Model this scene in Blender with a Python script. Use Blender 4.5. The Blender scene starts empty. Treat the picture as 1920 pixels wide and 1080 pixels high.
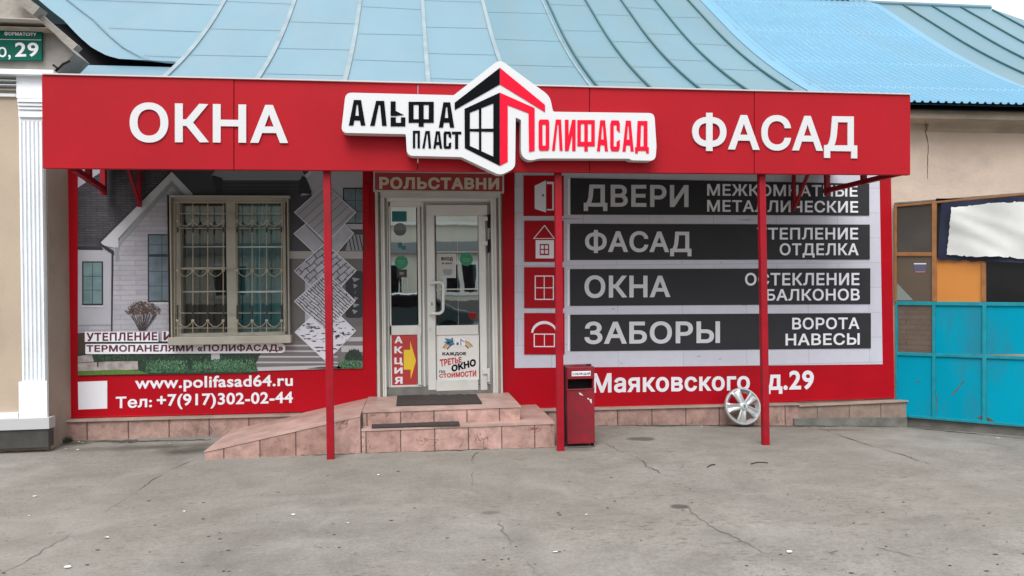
import bpy, bmesh, math, random
import numpy as np
from mathutils import Vector, Matrix
from mathutils.geometry import delaunay_2d_cdt
random.seed(7)
R = math.radians
scene = bpy.context.scene
COL = scene.collection

# ------------------------------------------------------------------ camera
F, CAM_D, EYE = 1400.0, 8.4, 1.55
YAW, ROLL = R(7.6), 0.013
fw = Vector((math.sin(YAW), math.cos(YAW), 0))
r0 = Vector((math.cos(YAW), -math.sin(YAW), 0)); u0 = Vector((0, 0, 1))
rt = r0*math.cos(ROLL) - u0*math.sin(ROLL)
up = u0*math.cos(ROLL) + r0*math.sin(ROLL)
EYEP = Vector((0, -CAM_D, EYE))
cd = bpy.data.cameras.new('camera'); cam = bpy.data.objects.new('camera', cd); COL.objects.link(cam)
M = Matrix((rt, up, -fw)).transposed().to_4x4(); M.translation = EYEP
cam.matrix_world = M
cd.sensor_width = 36; cd.lens = F/1920*36; cd.clip_end = 2000; cd.clip_start = .05
scene.camera = cam

# ------------------------------------------------------------------ light
SUN_EL, SUN_AZ = R(54), R(197)      # azimuth clockwise from +Y (behind the viewer, a little to the left)
w = bpy.data.worlds.new('World'); scene.world = w; w.use_nodes = True
nt = w.node_tree; bg = nt.nodes['Background']
sky = nt.nodes.new('ShaderNodeTexSky'); sky.sky_type = 'NISHITA'; sky.sun_disc = False
sky.sun_elevation = SUN_EL; sky.sun_rotation = SUN_AZ; sky.dust_density = 4; sky.air_density = 1.0
hs = nt.nodes.new('ShaderNodeHueSaturation'); hs.inputs['Saturation'].default_value = .22
mx = nt.nodes.new('ShaderNodeMix'); mx.data_type = 'RGBA'; mx.inputs['Factor'].default_value = .6
mx.inputs['B'].default_value = (7.2, 7.5, 7.8, 1)       # even cloud cover
nt.links.new(sky.outputs[0], hs.inputs['Color']); nt.links.new(hs.outputs[0], mx.inputs['A'])
nt.links.new(mx.outputs['Result'], bg.inputs['Color']); bg.inputs['Strength'].default_value = .12
sl = bpy.data.lights.new('sun', 'SUN'); sl.energy = 1.8; sl.angle = R(40); sl.color = (1, .97, .93)
sun = bpy.data.objects.new('sun', sl); COL.objects.link(sun)
sd = Vector((math.sin(SUN_AZ)*math.cos(SUN_EL), math.cos(SUN_AZ)*math.cos(SUN_EL), math.sin(SUN_EL)))
sun.rotation_euler = sd.to_track_quat('Z', 'Y').to_euler(); sun.location = (0, -10, 15)
vs = scene.view_settings; vs.view_transform = 'Standard'; vs.look = 'None'; vs.gamma = 1
vs.use_curve_mapping = False; vs.exposure = .72

# ------------------------------------------------------------------ pixel to place
def ray(px, py): return fw + rt*((px-960)/F) + up*((540-py)/F)
def onY(px, py, Y):
    d = ray(px, py); return EYEP + d*((Y+CAM_D)/d.y)
def onZ(px, py, Z):
    d = ray(px, py); return EYEP + d*((Z-EYE)/d.z)
def onPl(px, py, p, n):
    d = ray(px, py); return EYEP + d*((p-EYEP).dot(n)/d.dot(n))
def gz(x, y):
    a = min(max(x+4.6, 0), 11.5)
    k = .15+.85*math.exp(min(y, 0)/1.3)
    return .034*math.exp(min(y, 0)/.5)-.0002*a**3*k
def onG(px, py):
    z = 0
    for _ in range(12):
        p = onZ(px, py, z); z = gz(p.x, p.y)
    return onZ(px, py, z)

# ------------------------------------------------------------------ materials
def s2l(c):
    return tuple((x/255/12.92 if x <= 10 else ((x/255+.055)/1.055)**2.4) for x in c)
MATS = {}
def mat(name, c, rough=.6, metal=0, var=.0, scale=4, bump=0, bscale=40, c2=None, detail=6, stretch=None, spec=.5, thr=None, grime=None):
    if name in MATS: return MATS[name]
    m = bpy.data.materials.new(name); m.use_nodes = True; n = m.node_tree.nodes; l = m.node_tree.links
    p = n['Principled BSDF']; p.inputs['Roughness'].default_value = rough; p.inputs['Metallic'].default_value = metal
    p.inputs['Specular IOR Level'].default_value = spec
    p.inputs['Base Color'].default_value = (*c, 1)
    tc = n.new('ShaderNodeTexCoord'); src = tc.outputs['Object']
    if stretch:
        mp = n.new('ShaderNodeMapping'); mp.inputs['Scale'].default_value = stretch
        l.new(src, mp.inputs['Vector']); src = mp.outputs[0]
    if var or c2:
        nz = n.new('ShaderNodeTexNoise'); nz.inputs['Scale'].default_value = scale; nz.inputs['Detail'].default_value = detail
        l.new(src, nz.inputs['Vector'])
        rp = n.new('ShaderNodeValToRGB'); lo, hi = thr or (.3, .7)
        rp.color_ramp.elements[0].position = lo; rp.color_ramp.elements[1].position = hi
        b = c2 or tuple(x*(1-var) for x in c); a = c if c2 else tuple(min(1, x*(1+var*.5)) for x in c)
        rp.color_ramp.elements[0].color = (*b, 1); rp.color_ramp.elements[1].color = (*a, 1)
        l.new(nz.outputs['Fac'], rp.inputs['Fac']); l.new(rp.outputs[0], p.inputs['Base Color'])
    if grime:                                # dirt in patches: colour, amount, scale, stretch, ramp
        gc, ga, gs, gst, gt = grime
        mp = n.new('ShaderNodeMapping'); mp.inputs['Scale'].default_value = gst; mp.inputs['Location'].default_value = (3.1, 7.7, 1.3); l.new(tc.outputs['Object'], mp.inputs[0])
        gn = n.new('ShaderNodeTexNoise'); gn.inputs['Scale'].default_value = gs; gn.inputs['Detail'].default_value = 9; gn.inputs['Roughness'].default_value = .68
        l.new(mp.outputs[0], gn.inputs['Vector']); gr = n.new('ShaderNodeMapRange'); gr.inputs['From Min'].default_value = gt[0]; gr.inputs['From Max'].default_value = gt[1]; gr.inputs['To Max'].default_value = ga
        l.new(gn.outputs['Fac'], gr.inputs['Value']); gm = n.new('ShaderNodeMix'); gm.data_type = 'RGBA'; l.new(gr.outputs[0], gm.inputs['Factor'])
        if p.inputs['Base Color'].is_linked: l.new(p.inputs['Base Color'].links[0].from_socket, gm.inputs['A'])
        else: gm.inputs['A'].default_value = (*c, 1)
        gm.inputs['B'].default_value = (*gc, 1); l.new(gm.outputs['Result'], p.inputs['Base Color'])
    if bump:
        nb = n.new('ShaderNodeTexNoise'); nb.inputs['Scale'].default_value = bscale; nb.inputs['Detail'].default_value = 4
        l.new(src, nb.inputs['Vector']); bp = n.new('ShaderNodeBump')
        bp.inputs['Strength'].default_value = bump; bp.inputs['Distance'].default_value = .02
        l.new(nb.outputs['Fac'], bp.inputs['Height']); l.new(bp.outputs[0], p.inputs['Normal'])
    MATS[name] = m; return m
def planar(n, l, a='X', b='Z', rot=0, scale=(1, 1, 1)):
    tc = n.new('ShaderNodeTexCoord'); sp = n.new('ShaderNodeSeparateXYZ'); cb = n.new('ShaderNodeCombineXYZ')
    l.new(tc.outputs['Object'], sp.inputs[0]); l.new(sp.outputs[a], cb.inputs['X']); l.new(sp.outputs[b], cb.inputs['Y'])
    mp = n.new('ShaderNodeMapping'); mp.inputs['Rotation'].default_value = (0, 0, rot); mp.inputs['Scale'].default_value = scale; mp.inputs['Location'].default_value = (.13, 3.3, 0)
    l.new(cb.outputs[0], mp.inputs['Vector']); return mp.outputs[0]
def brick(name, c1, c2, mortar, bw, bh, ms, rot=0, a='X', b='Z', rough=.7, noise=.0, off=.5, dist=0, vein=None, bump=.3):
    if name in MATS: return MATS[name]
    m = bpy.data.materials.new(name); m.use_nodes = True; n = m.node_tree.nodes; l = m.node_tree.links
    p = n['Principled BSDF']; p.inputs['Roughness'].default_value = rough
    v = planar(n, l, a, b, rot)
    if dist:
        nz = n.new('ShaderNodeTexNoise'); nz.inputs['Scale'].default_value = 9; l.new(v, nz.inputs['Vector'])
        ad = n.new('ShaderNodeVectorMath'); ad.operation = 'MULTIPLY_ADD'; ad.inputs[1].default_value = (dist,)*3
        l.new(nz.outputs['Color'], ad.inputs[0]); l.new(v, ad.inputs[2]); v = ad.outputs[0]
    t = n.new('ShaderNodeTexBrick'); t.offset = off
    t.inputs['Color1'].default_value = (*c1, 1); t.inputs['Color2'].default_value = (*c2, 1); t.inputs['Mortar'].default_value = (*mortar, 1)
    t.inputs['Scale'].default_value = 1; t.inputs['Brick Width'].default_value = bw; t.inputs['Row Height'].default_value = bh
    t.inputs['Mortar Size'].default_value = ms; t.inputs['Mortar Smooth'].default_value = .1
    l.new(v, t.inputs['Vector']); out = t.outputs['Color']
    if noise:
        nz = n.new('ShaderNodeTexNoise'); nz.inputs['Scale'].default_value = 7; nz.inputs['Detail'].default_value = 8; nz.inputs['Roughness'].default_value = .7
        tc = n.new('ShaderNodeTexCoord'); l.new(tc.outputs['Object'], nz.inputs['Vector'])
        rp = n.new('ShaderNodeValToRGB'); rp.color_ramp.elements[0].position = .32; rp.color_ramp.elements[1].position = .68
        rp.color_ramp.elements[0].color = (1-noise,)*3+(1,); rp.color_ramp.elements[1].color = (1+noise*.35,)*3+(1,)
        l.new(nz.outputs['Fac'], rp.inputs['Fac'])
        mm = n.new('ShaderNodeMix'); mm.data_type = 'RGBA'; mm.blend_type = 'MULTIPLY'; mm.inputs['Factor'].default_value = 1
        l.new(out, mm.inputs['A']); l.new(rp.outputs[0], mm.inputs['B']); out = mm.outputs['Result']
    if vein:
        nv = n.new('ShaderNodeTexNoise'); nv.inputs['Scale'].default_value = 3.2; nv.inputs['Detail'].default_value = 9; nv.inputs['Distortion'].default_value = 1.3
        tc2 = n.new('ShaderNodeTexCoord'); l.new(tc2.outputs['Object'], nv.inputs['Vector'])
        rv = n.new('ShaderNodeValToRGB'); e = rv.color_ramp.elements
        e[0].position = .485; e[0].color = (0, 0, 0, 1); e[1].position = .515; e[1].color = (0, 0, 0, 1)
        x = e.new(.5); x.color = (1, 1, 1, 1)
        l.new(nv.outputs['Fac'], rv.inputs['Fac'])
        # veins come and go
        n2 = n.new('ShaderNodeTexNoise'); n2.inputs['Scale'].default_value = 5; l.new(tc2.outputs['Object'], n2.inputs['Vector'])
        r2 = n.new('ShaderNodeValToRGB'); r2.color_ramp.elements[0].position = .48; r2.color_ramp.elements[1].position = .62
        l.new(n2.outputs['Fac'], r2.inputs['Fac'])
        mu = n.new('ShaderNodeMath'); mu.operation = 'MULTIPLY'; l.new(rv.outputs[0], mu.inputs[0]); l.new(r2.outputs[0], mu.inputs[1])
        m3 = n.new('ShaderNodeMix'); m3.data_type = 'RGBA'; l.new(mu.outputs[0], m3.inputs['Factor'])
        l.new(out, m3.inputs['A']); m3.inputs['B'].default_value = (*vein, 1); out = m3.outputs['Result']
    l.new(out, p.inputs['Base Color'])
    if bump:
        bp = n.new('ShaderNodeBump'); bp.inputs['Strength'].default_value = bump; bp.inputs['Distance'].default_value = .01; bp.invert = True
        l.new(t.outputs['Fac'], bp.inputs['Height']); l.new(bp.outputs[0], p.inputs['Normal'])
    MATS[name] = m; return m
def glass(name, tint, refl):
    m = bpy.data.materials.new(name); m.use_nodes = True; n = m.node_tree.nodes; l = m.node_tree.links
    n.remove(n['Principled BSDF']); o = n['Material Output']
    tr = n.new('ShaderNodeBsdfTransparent'); tr.inputs[0].default_value = (*tint, 1)
    gl = n.new('ShaderNodeBsdfGlossy'); gl.inputs['Roughness'].default_value = .015; gl.inputs[0].default_value = (.95, 1, 1, 1)
    nz = n.new('ShaderNodeTexNoise'); nz.inputs['Scale'].default_value = 2.2
    bp = n.new('ShaderNodeBump'); bp.inputs['Strength'].default_value = .012; bp.inputs['Distance'].default_value = .05
    l.new(nz.outputs['Fac'], bp.inputs['Height']); l.new(bp.outputs[0], gl.inputs['Normal'])
    mx = n.new('ShaderNodeMixShader'); mx.inputs[0].default_value = refl
    l.new(tr.outputs[0], mx.inputs[1]); l.new(gl.outputs[0], mx.inputs[2]); l.new(mx.outputs[0], o.inputs[0])
    return m

RED = mat('red_panel', (.375, .010, .018), .5, var=.08, scale=1.2, spec=.12, grime=((.29, .012, .02), .6, .8, (.8, 1, .35), (.45, .75)))
RED2 = mat('red_vinyl', (.40, .004, .012), .42, var=.1, scale=2, bump=.05, bscale=3, spec=.13, grime=((.27, .012, .018), .6, .9, (.6, 1, 1), (.48, .75)))
REDM = mat('red_paint', (.31, .008, .018), .45, var=.15, scale=9, bump=.08, bscale=30, spec=.2, grime=((.17, .02, .02), .7, 5, (1, 1, .35), (.5, .75)))
WHITE = mat('white_letter', (.585, .60, .62), .45)
WHITEV = mat('white_print', (.76, .76, .82), .5)
LOGOW = mat('logo_white', (.63, .645, .665), .45, spec=.3)
LOGOB = mat('logo_black', (.005, .006, .008), .6, spec=.03)
LOGOR = mat('logo_red', (.70, .008, .035), .5, spec=.1)
DARK = mat('strip_grey', (.034, .033, .037), .55, var=.08, spec=.15)
PVC = mat('white_pvc', (.66, .66, .63), .35, var=.07, scale=3, grime=((.38, .36, .33), .5, 2.2, (1, 1, .7), (.52, .78)))
PVCD = mat('grey_trim', (.50, .50, .47), .45, var=.12, scale=5)
BLACK = mat('black_rubber', (.010, .010, .011), .6, spec=.15)
CREAM = mat('cream_letter', (.60, .53, .42), .6)
DRED = mat('dull_red_plate', (.36, .035, .045), .55)

# ------------------------------------------------------------------ mesh building
OFF = {}
class MB:
    def __init__(s): s.v = []; s.f = []; s.mi = []; s.mats = []
    def m(s, mt):
        if mt not in s.mats: s.mats.append(mt)
        return s.mats.index(mt)
    def face(s, pts, mt):
        i = len(s.v); s.v += [Vector(p) for p in pts]; s.f.append(tuple(range(i, i+len(pts)))); s.mi.append(s.m(mt)); return s
    def prism(s, pts, d, mt, side=None):
        pts = [Vector(p) for p in pts]; d = Vector(d); n = len(pts); i = len(s.v)
        s.v += pts + [p+d for p in pts]; k = s.m(mt); ks = s.m(side) if side else k
        s.f.append(tuple(range(i, i+n))); s.mi.append(k)
        s.f.append(tuple(range(i+2*n-1, i+n-1, -1))); s.mi.append(k)
        for j in range(n):
            q = (j+1) % n; s.f.append((i+j, i+n+j, i+n+q, i+q)); s.mi.append(ks)
        return s
    def box(s, x0, x1, y0, y1, z0, z1, mt):
        return s.prism([(x0, y0, z0), (x1, y0, z0), (x1, y0, z1), (x0, y0, z1)], (0, y1-y0, 0), mt)
    def bar(s, p, q, a, b, mt, side=Vector((1, 0, 0))):
        p, q = Vector(p), Vector(q); d = (q-p).normalized()
        e = (side-d*side.dot(d)).normalized(); g = d.cross(e)
        return s.prism([p+e*a/2+g*b/2, p-e*a/2+g*b/2, p-e*a/2-g*b/2, p+e*a/2-g*b/2], q-p, mt)
    def tube(s, pts, r, mt, n=8, caps=True):
        pts = [Vector(p) for p in pts]; i0 = len(s.v); k = s.m(mt); m = len(pts)
        rr = r if isinstance(r, (list, tuple)) else [r]*m
        e = None
        for j, p in enumerate(pts):
            d = (pts[min(j+1, m-1)]-pts[max(j-1, 0)]).normalized()
            if e is None: e = d.orthogonal().normalized()
            e = (e-d*e.dot(d)).normalized(); g = d.cross(e)
            for a in range(n):
                t = 2*math.pi*a/n; s.v.append(p+(e*math.cos(t)+g*math.sin(t))*rr[j])
        for j in range(m-1):
            for a in range(n):
                b = (a+1) % n
                s.f.append((i0+j*n+a, i0+j*n+b, i0+(j+1)*n+b, i0+(j+1)*n+a)); s.mi.append(k)
        if caps:
            s.f.append(tuple(i0+a for a in range(n))[::-1]); s.mi.append(k)
            s.f.append(tuple(i0+(m-1)*n+a for a in range(n))); s.mi.append(k)
        return s
    def grid(s, rows, mt):
        i = len(s.v); nc = len(rows[0]); k = s.m(mt)
        for r in rows: s.v += [Vector(p) for p in r]
        for a in range(len(rows)-1):
            for b in range(nc-1):
                s.f.append((i+a*nc+b, i+a*nc+b+1, i+(a+1)*nc+b+1, i+(a+1)*nc+b)); s.mi.append(k)
        return s
    def mesh(s, me, fn, mt):
        i = len(s.v); k = s.m(mt)
        s.v += [fn(v.co) for v in me.vertices]
        for p in me.polygons: s.f.append(tuple(i+a for a in p.vertices)); s.mi.append(k)
        return s
    def build(s, name, parent=None, smooth=False, bevel=0, weld=False):
        off = OFF.get(parent.name, Vector()) if parent else Vector()
        me = bpy.data.meshes.new(name); me.from_pydata([tuple(v-off) for v in s.v], [], s.f)
        for mt in s.mats: me.materials.append(mt)
        me.polygons.foreach_set('material_index', s.mi)
        b = bmesh.new(); b.from_mesh(me)
        if weld: bmesh.ops.remove_doubles(b, verts=b.verts, dist=1e-5)
        bmesh.ops.recalc_face_normals(b, faces=b.faces); b.to_mesh(me); b.free()
        if smooth:
            me.polygons.foreach_set('use_smooth', [True]*len(me.polygons))
            try: me.set_sharp_from_angle(angle=R(smooth if smooth is not True else 40))
            except Exception: pass
        o = bpy.data.objects.new(name, me); COL.objects.link(o)
        if bevel:
            bv = o.modifiers.new('bevel', 'BEVEL'); bv.width = bevel; bv.segments = 2; bv.limit_method = 'ANGLE'
        if parent: o.parent = parent; OFF[o.name] = off.copy()
        return o
def tag(o, label, cat, group=None, kind=None):
    o['label'] = label; o['category'] = cat
    if group: o['group'] = group
    if kind: o['kind'] = kind
    return o
def thing(name, loc, label, cat, group=None):
    o = bpy.data.objects.new(name, None); COL.objects.link(o); o.location = loc; o.empty_display_size = .1
    OFF[o.name] = Vector(loc); return tag(o, label, cat, group)
def struct(o): o['kind'] = 'structure'; return o

def curve_mesh(cu):
    ob = bpy.data.objects.new('tmp', cu); COL.objects.link(ob)
    dg = bpy.context.evaluated_depsgraph_get(); dg.update()
    me = bpy.data.meshes.new_from_object(ob.evaluated_get(dg))
    bpy.data.objects.remove(ob); bpy.data.curves.remove(cu); return me
def loops_mesh(loops):
    cu = bpy.data.curves.new('c', 'CURVE'); cu.dimensions = '2D'; cu.fill_mode = 'BOTH'; cu.extrude = .5
    for lp in loops:
        sp = cu.splines.new('POLY'); sp.points.add(len(lp)-1)
        for p, q in zip(sp.points, lp): p.co = (q[0], q[1], 0, 1)
        sp.use_cyclic_u = True
    return curve_mesh(cu)
TXT = {}
def outlines(cu):
    """sampled closed outlines of a text curve"""
    ob = bpy.data.objects.new('tmp', cu); COL.objects.link(ob)
    dg = bpy.context.evaluated_depsgraph_get(); dg.update()
    cv = ob.evaluated_get(dg).to_curve(dg); L = []
    for sp in cv.splines:
        if sp.type == 'BEZIER':
            P = sp.bezier_points; n = len(P); lp = []
            for i in range(n):
                p, q = P[i], P[(i+1) % n]
                a, b, c, d = p.co.xy, p.handle_right.xy, q.handle_left.xy, q.co.xy
                flat = abs((d-a).cross(b-a))+abs((d-a).cross(c-a)) < 1e-5
                for k in range(1 if flat else 6):
                    t = k/6; lp.append(tuple(a*(1-t)**3+b*3*t*(1-t)**2+c*3*t*t*(1-t)+d*t**3))
        else: lp = [tuple(p.co.xy) for p in sp.points]
        if len(lp) > 2: L.append(lp)
    ob.to_curve_clear(); bpy.data.objects.remove(ob); bpy.data.curves.remove(cu); return L
def area(lp): return sum(lp[i-1][0]*lp[i][1]-lp[i][0]*lp[i-1][1] for i in range(len(lp)))/2
def inside(p, lp):
    c = False
    for i in range(len(lp)):
        (x0, y0), (x1, y1) = lp[i-1], lp[i]
        if (y0 > p[1]) != (y1 > p[1]) and p[0] < (x1-x0)*(p[1]-y0)/(y1-y0)+x0: c = not c
    return c
def bolder(lp, d):
    """the contour pushed outwards by d with mitred corners (positive contours grow, holes shrink)"""
    q = [lp[0]]
    for p in lp[1:]:
        if abs(p[0]-q[-1][0])+abs(p[1]-q[-1][1]) > 1e-4: q.append(p)
    if abs(q[0][0]-q[-1][0])+abs(q[0][1]-q[-1][1]) < 1e-4: q.pop()
    n = len(q); out = []
    for i in range(n):
        a, b, c = Vector(q[i-1]), Vector(q[i]), Vector(q[(i+1) % n])
        e, f = (b-a).normalized(), (c-b).normalized()
        n1, n2 = Vector((e.y, -e.x)), Vector((f.y, -f.x)); m = n1+n2
        if m.length < .3: out.append(tuple(b+n1*d)); out.append(tuple(b+n2*d)); continue
        m.normalize(); out.append(tuple(b+m*(d/max(.55, m.dot(n1)))))
    return out
def text_mesh(s, off, spacing=1.0):
    """filled (non-zero winding) text as 2-D points, triangles and border edges"""
    k = (s, off, spacing)
    if k in TXT: return TXT[k]
    cu = bpy.data.curves.new('t', 'FONT'); cu.body = s; cu.size = 1; cu.space_character = spacing
    L = outlines(cu); sgn = []
    for l in L:
        box = [(min(p[i] for p in l), max(p[i] for p in l)) for i in (0, 1)]; best = None
        for o in L:
            if o is l or abs(area(o)) <= abs(area(l)): continue
            if sum(inside(q, o) for q in l) > .6*len(l) and (best is None or abs(area(o)) > abs(area(best))): best = o
        sgn.append(1 if area(best or l) > 0 else -1)
    C = [bolder(l if g > 0 else l[::-1], off) for l, g in zip(L, sgn)]
    V, E = [], []
    for l in C:
        i = len(V); V += [Vector(p) for p in l]; E += [(i+j, i+(j+1) % len(l)) for j in range(len(l))]
    r_ = delaunay_2d_cdt(V, E, [], 0, 1e-5, False); ov, of = r_[0], r_[2]
    A = np.array([C_[j-1] for C_ in C for j in range(len(C_))]); B = np.array([C_[j] for C_ in C for j in range(len(C_))])
    cen = np.array([[sum(ov[i][0] for i in f)/3, sum(ov[i][1] for i in f)/3] for f in of])
    cr = (B[None, :, 0]-A[None, :, 0])*(cen[:, None, 1]-A[None, :, 1])-(cen[:, None, 0]-A[None, :, 0])*(B[None, :, 1]-A[None, :, 1])
    up_ = (A[None, :, 1] <= cen[:, None, 1]) & (B[None, :, 1] > cen[:, None, 1]) & (cr > 0)
    dn_ = (A[None, :, 1] > cen[:, None, 1]) & (B[None, :, 1] <= cen[:, None, 1]) & (cr < 0)
    wn = up_.sum(1)-dn_.sum(1)
    T_ = [tuple(f) for f, w_ in zip(of, wn) if w_ > 0]; cnt = {}
    for f in T_:
        for j in range(3):
            e = (f[j], f[(j+1) % 3]); cnt[tuple(sorted(e))] = cnt.get(tuple(sorted(e)), 0)+1
    bd_ = [e for e, c in cnt.items() if c == 1]
    used = sorted({i for f in T_ for i in f}); ix = {o: i for i, o in enumerate(used)}
    TXT[k] = ([tuple(ov[i]) for i in used], [tuple(ix[i] for i in f) for f in T_], [(ix[a], ix[b]) for a, b in bd_])
    return TXT[k]
def add_text(mb, s, q, Y, th, mt, off=.022, spacing=1.06, proj=None):
    """q: TL,TR,BR,BL pixels of the glyph box; Y: front plane; th: thickness; off: how much bolder than the plain face"""
    P, T_, bd_ = text_mesh(s, off, spacing)
    xs = [p[0] for p in P]; ys = [p[1] for p in P]; x0, x1, y0, y1 = min(xs), max(xs), min(ys), max(ys)
    pr = proj or (lambda a, b: onY(a, b, Y))
    TL, TR, BR, BL = [pr(*p) for p in q]
    nrm = (TR-TL).cross(BL-TL).normalized()
    if nrm.y < 0: nrm = -nrm                       # into the wall
    i = len(mb.v); n = len(P); k = mb.m(mt)
    for dz in (0, th):
        for x, y in P:
            a = (x-x0)/(x1-x0); b = (y-y0)/(y1-y0)
            mb.v.append((BL*(1-a)+BR*a)*(1-b)+(TL*(1-a)+TR*a)*b+nrm*dz)
    for f in T_: mb.f.append(tuple(i+j for j in f)); mb.mi.append(k)
    for a, b in bd_: mb.f.append((i+a, i+b, i+n+b, i+n+a)); mb.mi.append(k)
    return mb
def letter(parent, name, s, q, Y, th, mt, off=.022, spacing=1.06):
    return add_text(MB(), s, q, Y, th, mt, off, spacing).build(name, parent)
def box4(x0, y0, x1, y1): return [(x0, y0), (x1, y0), (x1, y1), (x0, y1)]
def add_poly(mb, loops, Y, th, mt):
    """pixel loops (outer + holes) filled as a sheet in the plane Y, th thick behind it"""
    W = [[onY(a, b, Y) for a, b in lp] for lp in loops]
    if len(W) == 1: return mb.prism(W[0], (0, th, 0), mt)
    me = loops_mesh([[(p.x, p.z) for p in lp] for lp in W])
    return mb.mesh(me, lambda c: Vector((c.x, Y+(.5-c.z)*th, c.y)), mt)
def rnd(pts, rad, n=5):
    out = []
    m = len(pts)
    for i, p in enumerate(pts):
        r = rad[i] if isinstance(rad, (list, tuple)) else rad
        P = Vector(p); A = Vector(pts[i-1]); B = Vector(pts[(i+1) % m])
        if r <= 0: out.append(tuple(p)); continue
        da = min(r, (A-P).length*.45); db = min(r, (B-P).length*.45)
        a = P+(A-P).normalized()*da; b = P+(B-P).normalized()*db
        for k in range(n+1):
            t = k/n; q = a*(1-t)**2+P*2*t*(1-t)+b*t*t; out.append((q.x, q.y))
    return out
def clip(poly, ax, val, keep_less):
    out = []
    n = len(poly)
    ins = lambda p: (p[ax] <= val) == keep_less or p[ax] == val
    for i in range(n):
        p, q = poly[i-1], poly[i]
        if ins(p) != ins(q):
            t = (val-p[ax])/(q[ax]-p[ax]); out.append((p[0]+(q[0]-p[0])*t, p[1]+(q[1]-p[1])*t))
        if ins(q): out.append(q)
    return out
def minus_rect(poly, x0, y0, x1, y1):
    res = []
    l = clip(poly, 0, x0, True); r = clip(poly, 0, x1, False)
    mid = clip(clip(poly, 0, x0, False), 0, x1, True) if len(poly) else []
    t = clip(mid, 1, y0, True) if len(mid) > 2 else []; b = clip(mid, 1, y1, False) if len(mid) > 2 else []
    return [p for p in (l, r, t, b) if len(p) > 2]

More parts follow.
